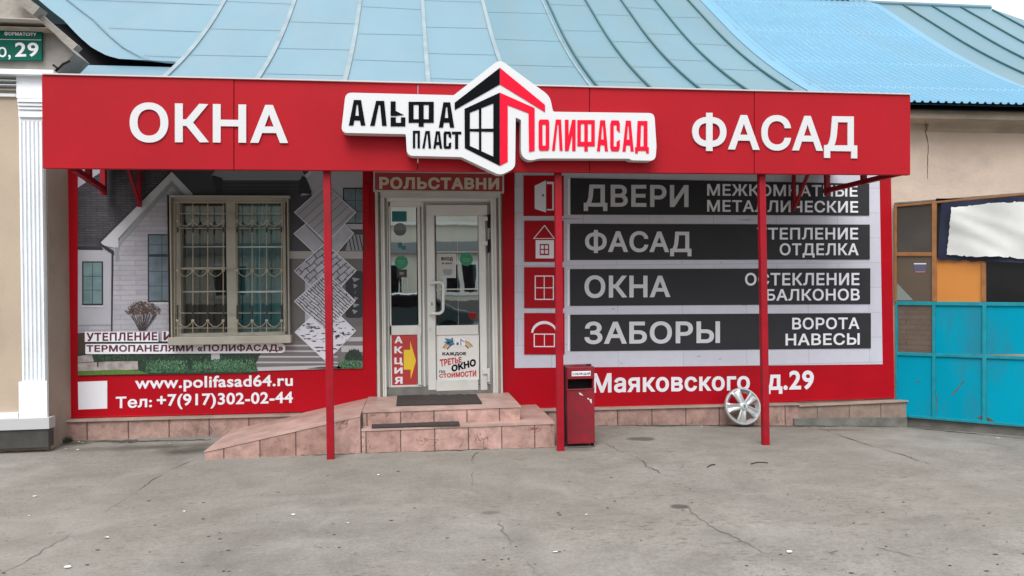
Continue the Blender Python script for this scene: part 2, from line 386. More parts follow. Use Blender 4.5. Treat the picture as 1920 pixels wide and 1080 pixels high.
# ================================================================== GROUND
def ground_mat():
    m = bpy.data.materials.new('worn_asphalt'); m.use_nodes = True; n = m.node_tree.nodes; l = m.node_tree.links
    p = n['Principled BSDF']; p.inputs['Roughness'].default_value = .85; p.inputs['Specular IOR Level'].default_value = .3
    tc = n.new('ShaderNodeTexCoord'); src = tc.outputs['Object']
    def noise(sc, det=6, rough=.6, st=None, dist=0):
        z = n.new('ShaderNodeTexNoise'); z.inputs['Scale'].default_value = sc; z.inputs['Detail'].default_value = det
        z.inputs['Roughness'].default_value = rough; z.inputs['Distortion'].default_value = dist
        if st:
            mp = n.new('ShaderNodeMapping'); mp.inputs['Scale'].default_value = st; l.new(src, mp.inputs[0]); l.new(mp.outputs[0], z.inputs['Vector'])
        else: l.new(src, z.inputs['Vector'])
        return z.outputs['Fac']
    def ramp(fac, a, b, ca, cb):
        r = n.new('ShaderNodeValToRGB'); r.color_ramp.elements[0].position = a; r.color_ramp.elements[1].position = b
        r.color_ramp.elements[0].color = (*ca, 1); r.color_ramp.elements[1].color = (*cb, 1); l.new(fac, r.inputs['Fac']); return r.outputs[0]
    def mix(a, b, fac, mode='MIX'):
        x = n.new('ShaderNodeMix'); x.data_type = 'RGBA'; x.blend_type = mode
        if isinstance(fac, float): x.inputs['Factor'].default_value = fac
        else: l.new(fac, x.inputs['Factor'])
        l.new(a, x.inputs['A'])
        if isinstance(b, tuple): x.inputs['B'].default_value = (*b, 1)
        else: l.new(b, x.inputs['B'])
        return x.outputs['Result']
    def math_(op, a, b=None, clampit=False):
        x = n.new('ShaderNodeMath'); x.operation = op; x.use_clamp = clampit
        for i, q in enumerate((a, b)):
            if q is None: continue
            if isinstance(q, (int, float)): x.inputs[i].default_value = q
            else: l.new(q, x.inputs[i])
        return x.outputs[0]
    base = ramp(noise(.55, 8, .62), .3, .7, (.205, .196, .178), (.28, .270, .25))
    mid = ramp(noise(2.2, 9, .75, dist=.6), .32, .68, (.74, .73, .72), (1.12, 1.12, 1.12))
    c = mix(base, mid, 1.0, 'MULTIPLY')
    fine = ramp(noise(42, 7, .85, None, .3), .34, .66, (.72, .72, .72), (1.22, 1.21, 1.19))
    c = mix(c, fine, 1.0, 'MULTIPLY')
    # dark grit, thick in patches
    patch = ramp(noise(.7, 6, .65), .44, .60, (0, 0, 0), (1, 1, 1))
    grit = ramp(noise(20, 7, .8, (.6, 1.4, 1)), .535, .60, (0, 0, 0), (1, 1, 1))
    c = mix(c, (.085, .08, .072), math_('MULTIPLY', math_('MULTIPLY', patch, grit), .85))
    grit2 = ramp(noise(13, 5, .7, (.7, 1.5, 1), .6), .635, .67, (0, 0, 0), (1, 1, 1))
    c = mix(c, (.07, .066, .06), math_('MULTIPLY', grit2, .8))
    dust = ramp(noise(1.4, 7, .65, (.5, 1.6, 1)), .55, .75, (0, 0, 0), (1, 1, 1))
    c = mix(c, (.33, .32, .30), math_('MULTIPLY', dust, .5))
    warm = ramp(noise(.35, 6, .6), .38, .62, (0, 0, 0), (1, 1, 1)); c = mix(c, (.215, .192, .16), math_('MULTIPLY', warm, .4))
    wear = ramp(noise(3.5, 8, .75, (.45, 1.7, 1)), .56, .72, (0, 0, 0), (1, 1, 1)); c = mix(c, (.12, .113, .10), math_('MULTIPLY', wear, .34))
    # oil and damp stains, and darker patches at wall, post and bin feet
    def blob(px, py, rx, ry, soft, col, st, c):
        g = onG(px, py)
        mp = n.new('ShaderNodeMapping'); mp.vector_type = 'POINT'
        mp.inputs['Scale'].default_value = (1/rx, 1/ry, 0); mp.inputs['Location'].default_value = (-g.x/rx, -g.y/ry, 0)
        l.new(src, mp.inputs[0]); ln = n.new('ShaderNodeVectorMath'); ln.operation = 'LENGTH'; l.new(mp.outputs[0], ln.inputs[0])
        d = math_('ADD', ln.outputs['Value'], math_('MULTIPLY', math_('SUBTRACT', edge, .5), 1.1))
        f = ramp(d, 1-soft, 1+soft*.3, (1, 1, 1), (0, 0, 0))
        return mix(c, col, math_('MULTIPLY', f, st))
    edge = noise(5, 6, .65)
    for a in [(1203, 823, .17, .13, .3, (.085, .075, .06), .85), (1277, 950, .085, .07, .35, (.07, .067, .062), .9),
              (922, 961, .085, .05, .4, (.1, .096, .09), .7), (300, 838, 1.1, .16, .8, (.06, .058, .048), .8), (1420, 800, .6, .08, .8, (.08, .075, .065), .7), (1800, 800, .5, .1, .8, (.08, .075, .065), .6),
              (352, 846, .34, .2, .7, (.05, .048, .04), .85), (130, 832, .35, .1, .7, (.05, .052, .04), .8), (1570, 806, .5, .1, .7, (.09, .085, .075), .6),
              (1345, 1000, .16, .16, .9, (.15, .145, .135), .5), (1720, 975, .35, .12, .9, (.14, .135, .12), .5), (1440, 845, .3, .12, .8, (.15, .14, .125), .6),
              (980, 1010, .12, .5, .9, (.14, .135, .125), .45), (1085, 842, .22, .14, .6, (.09, .085, .075), .6)]:
        c = blob(*a, c)
    l.new(c, p.inputs['Base Color'])
    bp = n.new('ShaderNodeBump'); bp.inputs['Strength'].default_value = .35; bp.inputs['Distance'].default_value = .01
    l.new(noise(90, 5, .7), bp.inputs['Height']); l.new(bp.outputs[0], p.inputs['Normal'])
    return m
def steps_(a, b, d): 
    k = int(round((b-a)/d)); return [a+(b-a)*i/k for i in range(k+1)]
xs = [-300, -120, -50, -22]+steps_(-11, 11, .25)+[22, 50, 120, 300]
ys = [-300, -120, -50, -22]+steps_(-10, 1, .25)+[6, 30, 120, 400]
ground = struct(MB().grid([[(x, y, gz(x, y)) for x in xs] for y in ys], ground_mat()).build('ground', smooth=True))
CRK = mat('crack_dark', (.085, .078, .066), .9, var=.3, scale=20)
CRK2 = mat('crack_faint', (.175, .165, .148), .9, c2=(.125, .118, .106), scale=9)
def crack(pts, w0, mt, ph=random.random):
    P = [onG(*p) for p in pts]; Q = []
    for a, b in zip(P, P[1:]):
        k = max(2, int((b-a).length/.045))
        for i in range(k): Q.append(a.lerp(b, i/k))
    Q.append(P[-1]); mb = MB(); L = []; Rr = []
    n = len(Q); f0 = ph()*6
    for i, q in enumerate(Q):
        d = (Q[min(i+1, n-1)]-Q[max(i-1, 0)]); d.z = 0; d.normalize(); s = Vector((-d.y, d.x, 0))
        ww = w0*(.35+random.random()*1.0)*min(1, .2+4*min(i, n-1-i)/n)*(max(.02, .5+.9*math.sin(i*.23+f0)*math.sin(i*.071+2*f0)) if mt is CRK2 else max(.25, .7+.5*math.sin(i*.31+f0))); j = s*random.uniform(-.016, .016)
        for L_, sg in ((L, 1), (Rr, -1)):
            p = q+j+s*ww*sg; p.z = gz(p.x, p.y)+.004; L_.append(p)
    mb.grid([L, Rr], mt); o = mb.build('crack', ground); return o
crack([(365, 863), (330, 878), (302, 886)], .006, CRK)
crack([(302, 886), (300, 892), (255, 922), (230, 938)], .004, CRK)
crack([(230, 938), (180, 970), (120, 1010), (60, 1045), (-20, 1090)], .005, CRK2)
crack([(1130, 828), (1160, 845), (1200, 862), (1213, 874), (1240, 888), (1285, 900), (1312, 904)], .005, CRK)
crack([(1530, 800), (1590, 822), (1640, 838), (1700, 856), (1755, 874)], .007, CRK)
crack([(1712, 800), (1800, 820), (1860, 832), (1930, 846)], .006, CRK2)
crack([(896, 848), (884, 863), (893, 872)], .007, CRK)
crack([(888, 884), (884, 893), (889, 902), (886, 912)], .010, CRK)
crack([(930, 968), (945, 1000), (975, 1040), (1010, 1080)], .010, CRK2)
crack([(1280, 945), (1330, 985), (1400, 1020), (1440, 1040)], .007, CRK2)
crack([(1640, 1025), (1740, 1050), (1800, 1068), (1900, 1075)], .006, CRK2)
crack([(960, 860), (975, 862), (990, 860)], .006, CRK2)

SOIL_CONTACT = mat('soil_contact_shade', (.045, .04, .032), .95, c2=(.09, .08, .065), scale=12)  # soil line at the walls; contact shade painted in at steps, ramp, bin
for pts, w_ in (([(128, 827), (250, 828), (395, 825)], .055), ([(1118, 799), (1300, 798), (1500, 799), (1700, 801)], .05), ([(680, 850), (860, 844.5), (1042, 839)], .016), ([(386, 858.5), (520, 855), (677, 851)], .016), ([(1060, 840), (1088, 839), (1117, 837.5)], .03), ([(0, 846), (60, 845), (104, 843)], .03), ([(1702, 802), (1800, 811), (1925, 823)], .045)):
    o = crack(pts, w_, SOIL_CONTACT); o.name = 'soil_contact_shade'

# ================================================================== SHOP BUILDING
ROOF_E = -.38; ZE = 3.63
prof = [(0, 0)]
def _prof():
    y = z = 0
    for i in range(28):
        a = R(28.5+min(i, 16)*.62); y += .2*math.cos(a); z += .2*math.sin(a); prof.append((y, z))
_prof()
def proof(t):
    for (a, b), (c, d) in zip(prof, prof[1:]):
        if t <= c: return b+(d-b)*(t-a)/(c-a)
    (a, b), (c, d) = prof[-2:]; return d+(t-c)*(d-b)/(c-a)
def onRoof(px, py, lift=0):
    d = ray(px, py); lo = None; t0 = 0
    for i in range(900):
        Y = ROOF_E+i*.01; p = EYEP+d*((Y+CAM_D)/d.y)
        if p.z-lift <= ZE+proof(i*.01): return p
    return p
def arc(y):            # y: world Y
    return y-ROOF_E
bld = thing('shop_building', (0, 0, 0), 'long low plastered shop building with a pale blue sheet metal roof', 'building')
PLA = mat('beige_plaster', (.56, .45, .37), .9, var=.14, scale=1.1, bump=.25, bscale=25, grime=((.30, .255, .22), .65, .9, (1, 1, 1.3), (.50, .78)))
PLA2 = mat('dirty_plaster', (.50, .42, .34), .9, c2=(.36, .30, .24), scale=1.6, bump=.35, bscale=18, grime=((.16, .14, .12), .8, 1.2, (.5, 1, 2), (.46, .72)))
WIN = (onY(330, 380, 0), onY(532, 628, 0)); DOOR = (onY(712, 366, 0), onY(934, 742, 0))
wx0, wx1 = WIN[0].x, WIN[1].x; wz0, wz1 = WIN[1].z, WIN[0].z
dx0, dx1 = DOOR[0].x, DOOR[1].x; dz1 = onY(820, 366, 0).z; dz0 = onY(820, 741, 0).z
XLW = onY(128, 600, 0).x; WT = 3.72
mb = MB()
TH = .38
for x0, x1, z0, z1 in [(XLW-1.5, wx0, -.5, WT), (wx0, wx1, -.5, wz0), (wx0, wx1, wz1, WT), (wx1, dx0, -.5, WT), (dx0, dx1, -.5, dz0-.01), (dx0, dx1, dz1, WT), (dx1, 14, -.5, WT)]:
    mb.box(x0, x1, 0, TH, z0, z1, PLA)
mb.build('wall', bld)
rm = MB(); DIM = mat('dim_room', (.10, .10, .095), .9, var=.2, scale=2)
rm.face([(XLW-.5, 3.2, -.2), (3, 3.2, -.2), (3, 3.2, 3.3), (XLW-.5, 3.2, 3.3)], DIM)
rm.face([(XLW-.5, TH, .37), (3, TH, .37), (3, 3.2, .37), (XLW-.5, 3.2, .37)], DIM)
rm.face([(XLW-.5, TH, 3.3), (3, TH, 3.3), (3, 3.2, 3.3), (XLW-.5, 3.2, 3.3)], DIM)
for x in (XLW-.5, (wx1+dx0)/2, 3): rm.face([(x, TH, .37), (x, 3.2, .37), (x, 3.2, 3.3), (x, TH, 3.3)], DIM)
rm.build('interior', bld)
# cornice and crack of the right-hand plaster
cx = onY(1736, 232, 0).x
mb = MB(); c0 = onY(1800, 231, 0).z; c1 = onY(1800, 244, 0).z
mb.prism([(cx, 0, c1-.03), (cx, -.035, c1), (cx, -.05, c1+.05), (cx, -.09, c0), (cx, -.10, c0+.06), (cx, -.14, WT-.12), (cx, 0, WT-.06)], (14-cx, 0, 0), PLA2)
mb.build('cornice', bld)
def wall_strip(pts, Y, wd, mt):
    P = []
    for a, b in zip(pts, pts[1:]):
        for i in range(5): P.append((a[0]+(b[0]-a[0])*i/5+random.uniform(-.7, .7), a[1]+(b[1]-a[1])*i/5))
    P.append(pts[-1]); L = []; Rr = []
    for i, p in enumerate(P):
        k = wd*random.uniform(.4, 1.2)*(1-.5*i/len(P)); L.append(onY(p[0]-k, p[1], Y)); Rr.append(onY(p[0]+k, p[1], Y))
    return MB().grid([L, Rr], mt)
wall_strip([(1743, 238), (1735, 246), (1738, 255), (1741, 275), (1740, 300), (1739, 335)], -.004, 1.0, CRK).build('crack', bld)
wall_strip([(1745, 197), (1742, 212), (1736, 226), (1735, 240)], -.16, 1.4, CRK).build('crack', bld)
# plinth
TILE = brick('pink_tile', (.44, .285, .245), (.33, .205, .175), (.11, .08, .07), .405, 20, .007, noise=.5, rough=.4, off=0, vein=(.17, .10, .085))
TILEG = brick('brown_tile', (.30, .215, .175), (.26, .19, .155), (.12, .10, .085), .405, 20, .007, noise=.35, rough=.5, off=0)
CONC = mat('grey_concrete', (.17, .165, .15), .95, var=.35, scale=5, bump=.5, bscale=30)
def plinth(pxa, pya, pxb, pyb, mt):
    a = onY(pxa, pya, -.12); b = onY(pxb, pyb, -.12); mbb = MB()
    mbb.prism([(a.x, -.12, a.z), (b.x, -.12, b.z), (b.x, -.12, -.6), (a.x, -.12, -.6)], (0, .12, 0), mt)
    mbb.prism([(a.x, -.145, a.z+.018), (b.x+.01, -.145, b.z+.018), (b.x+.01, -.145, b.z), (a.x, -.145, a.z)], (0, .145, 0), CAPM)
    return mbb
CAPM = mat('plinth_cap', (.40, .31, .26), .6, var=.2, scale=5, grime=((.17, .14, .12), .8, 2.0, (1, 1, 1), (.45, .70)))
plinth(122, 791, 700, 776, TILE).build('plinth', bld)
plinth(962, 772, 1497, 759, TILE).build('plinth', bld)
plinth(1497, 762, 1700, 753, TILEG).build('plinth', bld)
a = onY(1490, 785, -.16); b = onY(1702, 783, -.16)
MB().prism([(a.x, -.15, a.z), (b.x, -.15, b.z), (b.x, -.15, -.6), (a.x, -.15, -.6)], (0, .03, 0), CONC).build('footing', bld)

MB().box(onY(1480, 200, -.3).x, 14, -.30, -.0, 3.49, 3.60, PLA2).build('eave_board', bld, bevel=.02)
# roof
RB = mat('roof_sheet', (.155, .275, .345), .42, scale=1.3, stretch=(1, .35, .35), c2=(.14, .25, .315), bump=.12, bscale=2.2, spec=.4, grime=((.20, .27, .30), .55, .9, (1.4, .35, .35), (.48, .75)))
RB2 = mat('roof_sheet_grey', (.128, .245, .305), .45, c2=(.112, .218, .272), scale=1.1, stretch=(1, .4, .4), bump=.12, bscale=2.0, grime=((.15, .21, .23), .65, 1.0, (1.4, .35, .35), (.46, .72)))
SEAM = mat('roof_seam', (.24, .31, .34), .5, var=.2, scale=3)
SEAMD = mat('roof_seam_green', (.035, .11, .12), .5, var=.2, scale=3)
LAP = mat('roof_lap', (.15, .23, .27), .7)
RIDGE_T = onRoof(1700, 9).y-ROOF_E
if RIDGE_T > 7: RIDGE_T = 5.6
st = [i*RIDGE_T/34 for i in range(35)]
edge_px = [(40, -40), (70, 0), (120, 42), (150, 75), (172, 95), (200, 111), (225, 118), (328, 122)]
EP = sorted([(onRoof(a, b).y-ROOF_E, onRoof(a, b).x) for a, b in edge_px])
def XL(t):
    if t <= EP[0][0]: return EP[0][1]
    for (a, b), (c, d) in zip(EP, EP[1:]):
        if t <= c: return b+(d-b)*(t-a)/(c-a+1e-9)
    (a, b), (c, d) = EP[-2:]
    return max(d+(t-c)*(d-b)/(c-a+1e-9), -16)
def rp(x, t, lift=0): return Vector((x, ROOF_E+t, ZE+proof(t)+lift))
seam_px = [(313, 142), (487, 143), (648, 148), (803, 153), (955, 160), (1118, 162), (1218, 165), (1307, 165), (1393, 166), (1462, 158)]
SX = [onRoof(*p).x for p in seam_px]
x_hip = onRoof(1855, 15).x; XC0 = onRoof(1440, 112).x; XC1 = onRoof(1760, 92).x
x_end = x_hip+9
roof = MB()
t_lo = EP[0][0]
# right of the first seam: full height;  left of it: above the torn edge
def XR(t): return x_hip+(RIDGE_T-t)*.55
xsplit = SX[4]
for (f0, f1, mt) in ((lambda t: SX[0], lambda t: xsplit, RB), (lambda t: xsplit, lambda t: XR(t), RB2)):
    roof.grid([[rp(f0(t)+(f1(t)-f0(t))*k/14, t) for k in range(15)] for t in st], mt)
tt = [t_lo+(RIDGE_T-t_lo)*(i/30)**1.6 for i in range(31)]
def flap(u): return .10*max(0, 1-u*2.5)
roof.grid([[rp(XL(t)+(SX[0]-XL(t))*k/8, t, .012+.03*max(0, 1-k/5)*max(0, 1-(t-t_lo)/2.2)) for k in range(9)] for t in tt], RB)
BOARDGAP = mat('boarding_and_gap_shade', (.012, .012, .014), .9, spec=.05)
roof.grid([[rp(x, t, -.22) for x in (-11, SX[0]+.3)] for t in st[1:24]], BOARDGAP)  # near-black sheet, paints the darkness of the gap beside the torn edge
# underside (boarding) and back slope
roof.grid([[rp(x, t, -.06) for x in (SX[0]+.02, 4, XR(t)-.02)] for t in st[::4]], BOARDGAP)
roof.face([rp(-14, RIDGE_T, -.01), rp(XR(RIDGE_T), RIDGE_T, -.01), (XR(RIDGE_T)+2, ROOF_E+2*RIDGE_T, ZE), (-14, ROOF_E+2*RIDGE_T, ZE)], RB2)
# eave strip below the torn edge
e0 = onRoof(98, 128).x
tl2 = t_lo+.05
roof.grid([[rp(e0+(SX[0]-e0)*k/4, tl2*j/3-.02, -.035) for k in range(5)] for j in range(4)], RB)
# standing seams
for i, x in enumerate(SX+[XC1+.06+.55*k for k in range(1, 9)]):
    if XC0+.05 < x < XC1: continue
    dk = i >= 5
    tmax = [t for t in st if XR(t) > x+.05]
    if not tmax: continue
    T = [t for t in st if t <= tmax[-1]]
    wd, hh = (.012, .032) if dk else (.026, .022)
    mt = SEAMD if dk else SEAM
    A = [[rp(x-wd, t, .001), rp(x-wd, t, hh), rp(x+wd, t, hh), rp(x+wd, t, .001)] for t in T]
    roof.grid(A, mt)
    if i == 5: roof.grid([[rp(x-.09, t, .001), rp(x-.09, t, .02), rp(x-.07, t, .02), rp(x-.07, t, .001)] for t in T], SEAM)
# seam following the torn edge
T = [t for t in tt if t > t_lo+.05]
roof.grid([[rp(XL(t)+.35, t, .045), rp(XL(t)+.365, t, .05), rp(XL(t)+.38, t, .04)] for t in T], LAP)
# lapped cross joints, staggered from strip to strip
edges = [SX[0]-2.2, SX[0]-1.0]+SX
edges = SX
for i, (a, b) in enumerate(zip(edges, edges[1:])):
    s0 = (.62 if i % 2 else .28)+random.uniform(-.05, .05)
    t = s0
    while t < RIDGE_T-.1:
        j = random.uniform(-.03, .03)
        roof.grid([[rp(a+.03+(b-a-.06)*k/6, t+j*k/6, .004) for k in range(7)], [rp(a+.03+(b-a-.06)*k/6, t+.016+j*k/6, .004) for k in range(7)]], LAP)
        t += .92
for t0, k0 in ((1.1, 0), (2.0, 0), (2.9, 1), (3.8, 0)):
    a = XL(t0)+.45; b = SX[0]-.03
    roof.grid([[rp(a+(b-a)*k/6, t0, .028*(1-k/6)+.016) for k in range(7)], [rp(a+(b-a)*k/6, t0+.016, .028*(1-k/6)+.016) for k in range(7)]], LAP)
ro = roof.build('roof', bld, smooth=25)
# ridge cap
MB().tube([rp(-12, RIDGE_T, .0), rp(x_hip, RIDGE_T, .0)], .05, RB2, 8).build('ridge_cap', bld)
# corrugated overlay
CORR = mat('corrugated_blue', (.14, .325, .47), .45, c2=(.125, .30, .435), scale=1.5, bump=.1, bscale=3, grime=((.17, .30, .38), .6, 1.1, (1.2, .4, .4), (.48, .75)))
mb = MB(); nw = 30
def corr_row(t):
    row = []
    for k in range(nw*6+1):
        x = XC0+(XC1-XC0)*k/(nw*6); ph = k % 6
        row.append(rp(x, t, .03+(.022 if ph in (1, 2) else 0)))
    return row
tcut = [0.0]
bd = [-.05, .55, .56, 1.5, 1.51, 2.6, 2.61, 3.7, 3.71, 4.6, RIDGE_T]
rows = []
for j, t in enumerate(bd):
    rows.append([p+Vector((0, 0, .014 if j % 2 == 0 else 0)) for p in corr_row(max(t, -.05))])
    if j+1 < len(bd) and bd[j+1]-t > .1:
        for q in (1, 2, 3): 
            tq = t+(bd[j+1]-t)*q/4; rows.append(corr_row(tq))
mb.grid(rows, CORR)
GRV = mat('groove_shade', (.105, .27, .38), .8, var=.5, scale=6)  # dark strips at the rib feet, groove shading put into the colour
for k in range(nw):
    x = XC0+(XC1-XC0)*(k*6+3.05)/(nw*6)
    for t0, t1 in ((0, .55), (.56, 1.5), (1.51, 2.6), (2.61, 3.7), (3.71, 4.6), (4.6, RIDGE_T)):
        if t1 <= t0: continue
        mb.grid([[rp(x, t0+(t1-t0)*i/4, .042), rp(x+.010, t0+(t1-t0)*i/4, .042)] for i in range(5)], GRV)
mb.grid([[rp(XC0-.10, t, .008), rp(XC0+.05, t, .056)] for t in st], CORR); mb.grid([[rp(XC1-.05, t, .045), rp(XC1+.16, t, .008)] for t in st], CORR)
mb.build('corrugated_patch', bld)
MB().box(XC0+.4, XC1-.4, ROOF_E+RIDGE_T-.06, ROOF_E+RIDGE_T+.06, ZE+proof(RIDGE_T)+.02, ZE+proof(RIDGE_T)+.075, mat('rust_red', (.35, .12, .08), .8)).build('ridge_cap', bld)

# ---------------------------------------------------------- window
FRM = mat('window_beige', (.36, .34, .285), .5, var=.12, scale=5)
FRMB = mat('window_brown', (.17, .12, .085), .7, var=.2, scale=8)
win = MB()
def wq(x0, y0, x1, y1, Ya, Yb, mt, mbb):      # box on pixels
    a = onY(x0, y0, Ya); b = onY(x1, y1, Ya); return mbb.box(a.x, b.x, Ya, Yb, b.z, a.z, mt)
# outer casing proud of the banner
wq(317, 366, 543, 371, -.13, .0, FRM, win); wq(317, 371, 323, 634, -.13, .0, FRM, win); wq(538, 371, 543, 634, -.13, 0, FRM, win)
wq(313, 364, 317, 642, -.12, .0, FRMB, win)
wq(323, 371, 538, 379, -.05, .1, FRM, win); wq(323, 379, 340, 626, -.05, .1, FRM, win); wq(530, 379, 538, 626, -.05, .1, FRM, win)
wq(323, 626, 538, 634, -.05, .1, FRM, win); wq(423, 379, 444, 626, -.052, .1, FRM, win)
wq(340, 501.5, 423, 505, -.02, .02, FRM, win)
WF = win.build('window', bld, bevel=.004)
wq(314, 633, 545, 643, -.17, .0, FRM, MB()).build('sill', WF, bevel=.006)
GL = glass('window_glass', (.80, .83, .82), .08); GL2 = glass('door_glass', (.42, .55, .56), .46)
p = MB(); a = onY(338, 378, .03); b = onY(424, 628, .03); p.box(a.x, b.x, .03, .036, b.z, a.z, GL); p.build('pane', WF)
p = MB(); a = onY(443, 378, .03); b = onY(532, 628, .03); p.box(a.x, b.x, .03, .036, b.z, a.z, GL); p.build('pane', WF)
MUN = mat('pale_muntin', (.42, .52, .53), .5)
mu = MB(); wq(485.5, 380, 488.5, 626, .012, .028, MUN, mu); wq(444, 462, 530, 464, .014, .028, MUN, mu); wq(444, 546, 530, 548, .014, .028, MUN, mu)
wq(340, 462, 423, 463.5, .014, .028, FRM, mu); wq(340, 546, 423, 547.5, .014, .028, FRM, mu); mu.build('muntin', WF)
def curtain(px0, px1, mt, amp, fr):
    a = onY(px0, 378, .14); b = onY(px1, 630, .14); rows = []
    for z in (b.z-.05, (a.z+b.z)/2, a.z+.05):
        rows.append([(a.x+(b.x-a.x)*i/60, .14+amp*math.sin(i*fr)+amp*.5*math.sin(i*fr*2.3+z), z) for i in range(61)])
    return MB().grid(rows, mt).build('curtain', WF, smooth=True)
TEAL = mat('teal_curtain', (.11, .42, .47), .9, c2=(.04, .17, .22), scale=3, stretch=(2.5, 1, .5)); TAUPE = mat('taupe_curtain', (.10, .088, .078), .9, c2=(.05, .045, .04), scale=4, stretch=(3, 1, .4))
curtain(338, 424, TAUPE, .012, .5); curtain(443, 532, TEAL, .014, .55)
# grille
GRL = mat('pale_iron', (.38, .325, .24), .5, var=.2, scale=20); GRD = mat('dark_iron', (.025, .022, .02), .5)
g = MB(); YG = -.10
def gp(x, y, Y=YG): return onY(x, y, Y)
cols = ([333, 361.7, 389.5, 418.5], [444.5, 472.8, 500, 528])
for grp in cols:
    for x in grp:
        g.tube([gp(x, 379), gp(x, 632)], .0045, GRL, 6)
        g.tube([gp(x, 572), gp(x, 602)], .008, GRD, 6); g.tube([gp(x, 426), gp(x, 436)], .009, GRD, 6)
        for y in (414, 507, 601): 
            c = gp(x, y, YG-.01); g.box(c.x-.013, c.x+.013, c.y-.008, c.y+.012, c.z-.012, c.z+.012, GRL)
    for a, b in zip(grp, grp[1:]):
        for y, dp in ((414, 10), (507, 11), (601, 12)):
            g.tube([gp(a+(b-a)*i/10, y+dp*4*(i/10)*(1-i/10), YG-.008) for i in range(11)], .0038, GRL, 6)
for y in (400.5, 428, 504, 587, 615): g.tube([gp(327, y, YG+.013), gp(534, y, YG+.013)], .0042, GRL, 6)
for x in (327, 534): g.tube([gp(x, 379), gp(x, 632)], .0055, GRL, 6)
for y in (379, 632): g.tube([gp(327, y), gp(534, y)], .0055, GRL, 6)
for x in (330, 532):
    for y in (400, 615): g.bar(gp(x, y, YG), gp(x, y, -.04), .012, .012, GRL)
g.build('grille', WF, smooth=True)

# ---------------------------------------------------------- entrance door
dr = MB()
def dq(x0, y0, x1, y1, Ya, Yb, mt, mbb=None): return wq(x0, y0, x1, y1, Ya, Yb, mt, mbb if mbb is not None else dr)
dq(703, 360, 713, 745, -.075, .0, PVCD); dq(934.5, 360, 943, 742, -.075, .0, PVCD); dq(713, 358, 934.5, 371, -.07, .0, PVCD)
dq(713, 371, 725, 744, -.045, .10, PVC); dq(920, 371, 934.5, 741, -.045, .10, PVC)
dq(716, 371, 720, 744, -.055, -.045, PVCD); dq(925, 371, 930, 741, -.055, -.045, PVCD)
dq(725, 371, 920, 378, .0, .10, PVC); dq(725, 378, 731, 736, .0, .10, PVC); dq(790, 378, 798, 735, .0, .10, PVC); dq(914.5, 378, 920, 733, .0, .10, PVC)
dq(725, 727, 920, 738, -.016, .12, mat('threshold_grey', (.17, .165, .15), .7, var=.3, scale=9))
dq(731, 378, 790, 387.5, .012, .09, PVC); dq(731, 611, 790, 627, .012, .09, PVC); dq(731, 723, 790, 731, .012, .09, PVC)
dq(782, 387.5, 790, 611, .012, .09, PVC); dq(782.5, 627, 790, 723, .012, .09, PVC); dq(731, 387.5, 732.5, 723, .012, .09, PVC)
dq(732.5, 627, 782.5, 723, .03, .06, PVC)
for q in ((712, 370, 734, 740), (786, 376, 820, 738), (893, 376, 935, 738), (731, 370, 920, 390), (731, 609, 900, 630), (731, 721, 920, 738)):
    bk = globals().get('bk', .054)+.0015; dq(*q, bk, bk+.04, PVC)
DO = dr.build('door', bld, bevel=.003)
lf = MB()
dq(799, 384, 914, 404, -.02, .05, PVC, lf); dq(799, 404, 818, 731, -.02, .05, PVC, lf); dq(897, 404, 914, 731, -.02, .05, PVC, lf)
dq(818, 611, 897, 627, -.02, .05, PVC, lf); dq(818, 713, 897, 731, -.02, .05, PVC, lf); dq(818, 627, 897, 713, .0, .03, PVC, lf)
lf.build('door_leaf', DO, bevel=.004)
m_ = MB(); dq(857, 404, 859.5, 611, .008, .02, PVC, m_); dq(818, 471.5, 897, 473, .008, .02, PVCD, m_); dq(818, 541.5, 897, 543, .008, .02, PVCD, m_); m_.build('muntin', DO)
p = MB(); dq(817, 403, 898, 612, .022, .028, GL2, p); p.build('pane', DO)
p = MB(); dq(732, 387, 783, 612, .04, .046, GL2, p); p.build('pane', DO)
h = MB(); Yh = -.085
h.tube([onY(808, 530, -.02), onY(808, 530, Yh)], .012, PVC, 10); h.tube([onY(808, 588, -.02), onY(808, 588, Yh)], .012, PVC, 10)
h.tube([onY(808, 530, Yh), onY(824, 529, Yh), onY(829, 531, Yh), onY(831, 536, Yh), onY(831, 580, Yh), onY(829, 585, Yh), onY(824, 588, Yh), onY(808, 588, Yh)], .016, PVC, 10)
h.build('handle', DO, smooth=True)
k = MB(); dq(807, 563, 813, 577, -.026, -.02, PVC, k); dq(809, 567, 811, 573, -.028, -.026, BLACK, k); k.build('lock_plate', DO)
k = MB(); dq(805, 614, 808, 621, -.026, -.02, PVCD, k); k.build('lock_plate', DO)
for y0, y1 in ((406, 426), (452, 472), (693, 714)):
    k = MB(); dq(905, y0, 918, y0+8, -.045, -.02, PVC, k); c = onY(916.5, y0-3, -.04); d = onY(916.5, y1+2, -.04)
    k.tube([c, d], .016, PVC if y0 > 600 else BLACK, 8); k.tube([onY(917.5, y1, -.035), onY(917.5, y1+6, -.035)], .009, PVCD, 8); k.build('hinge', DO)

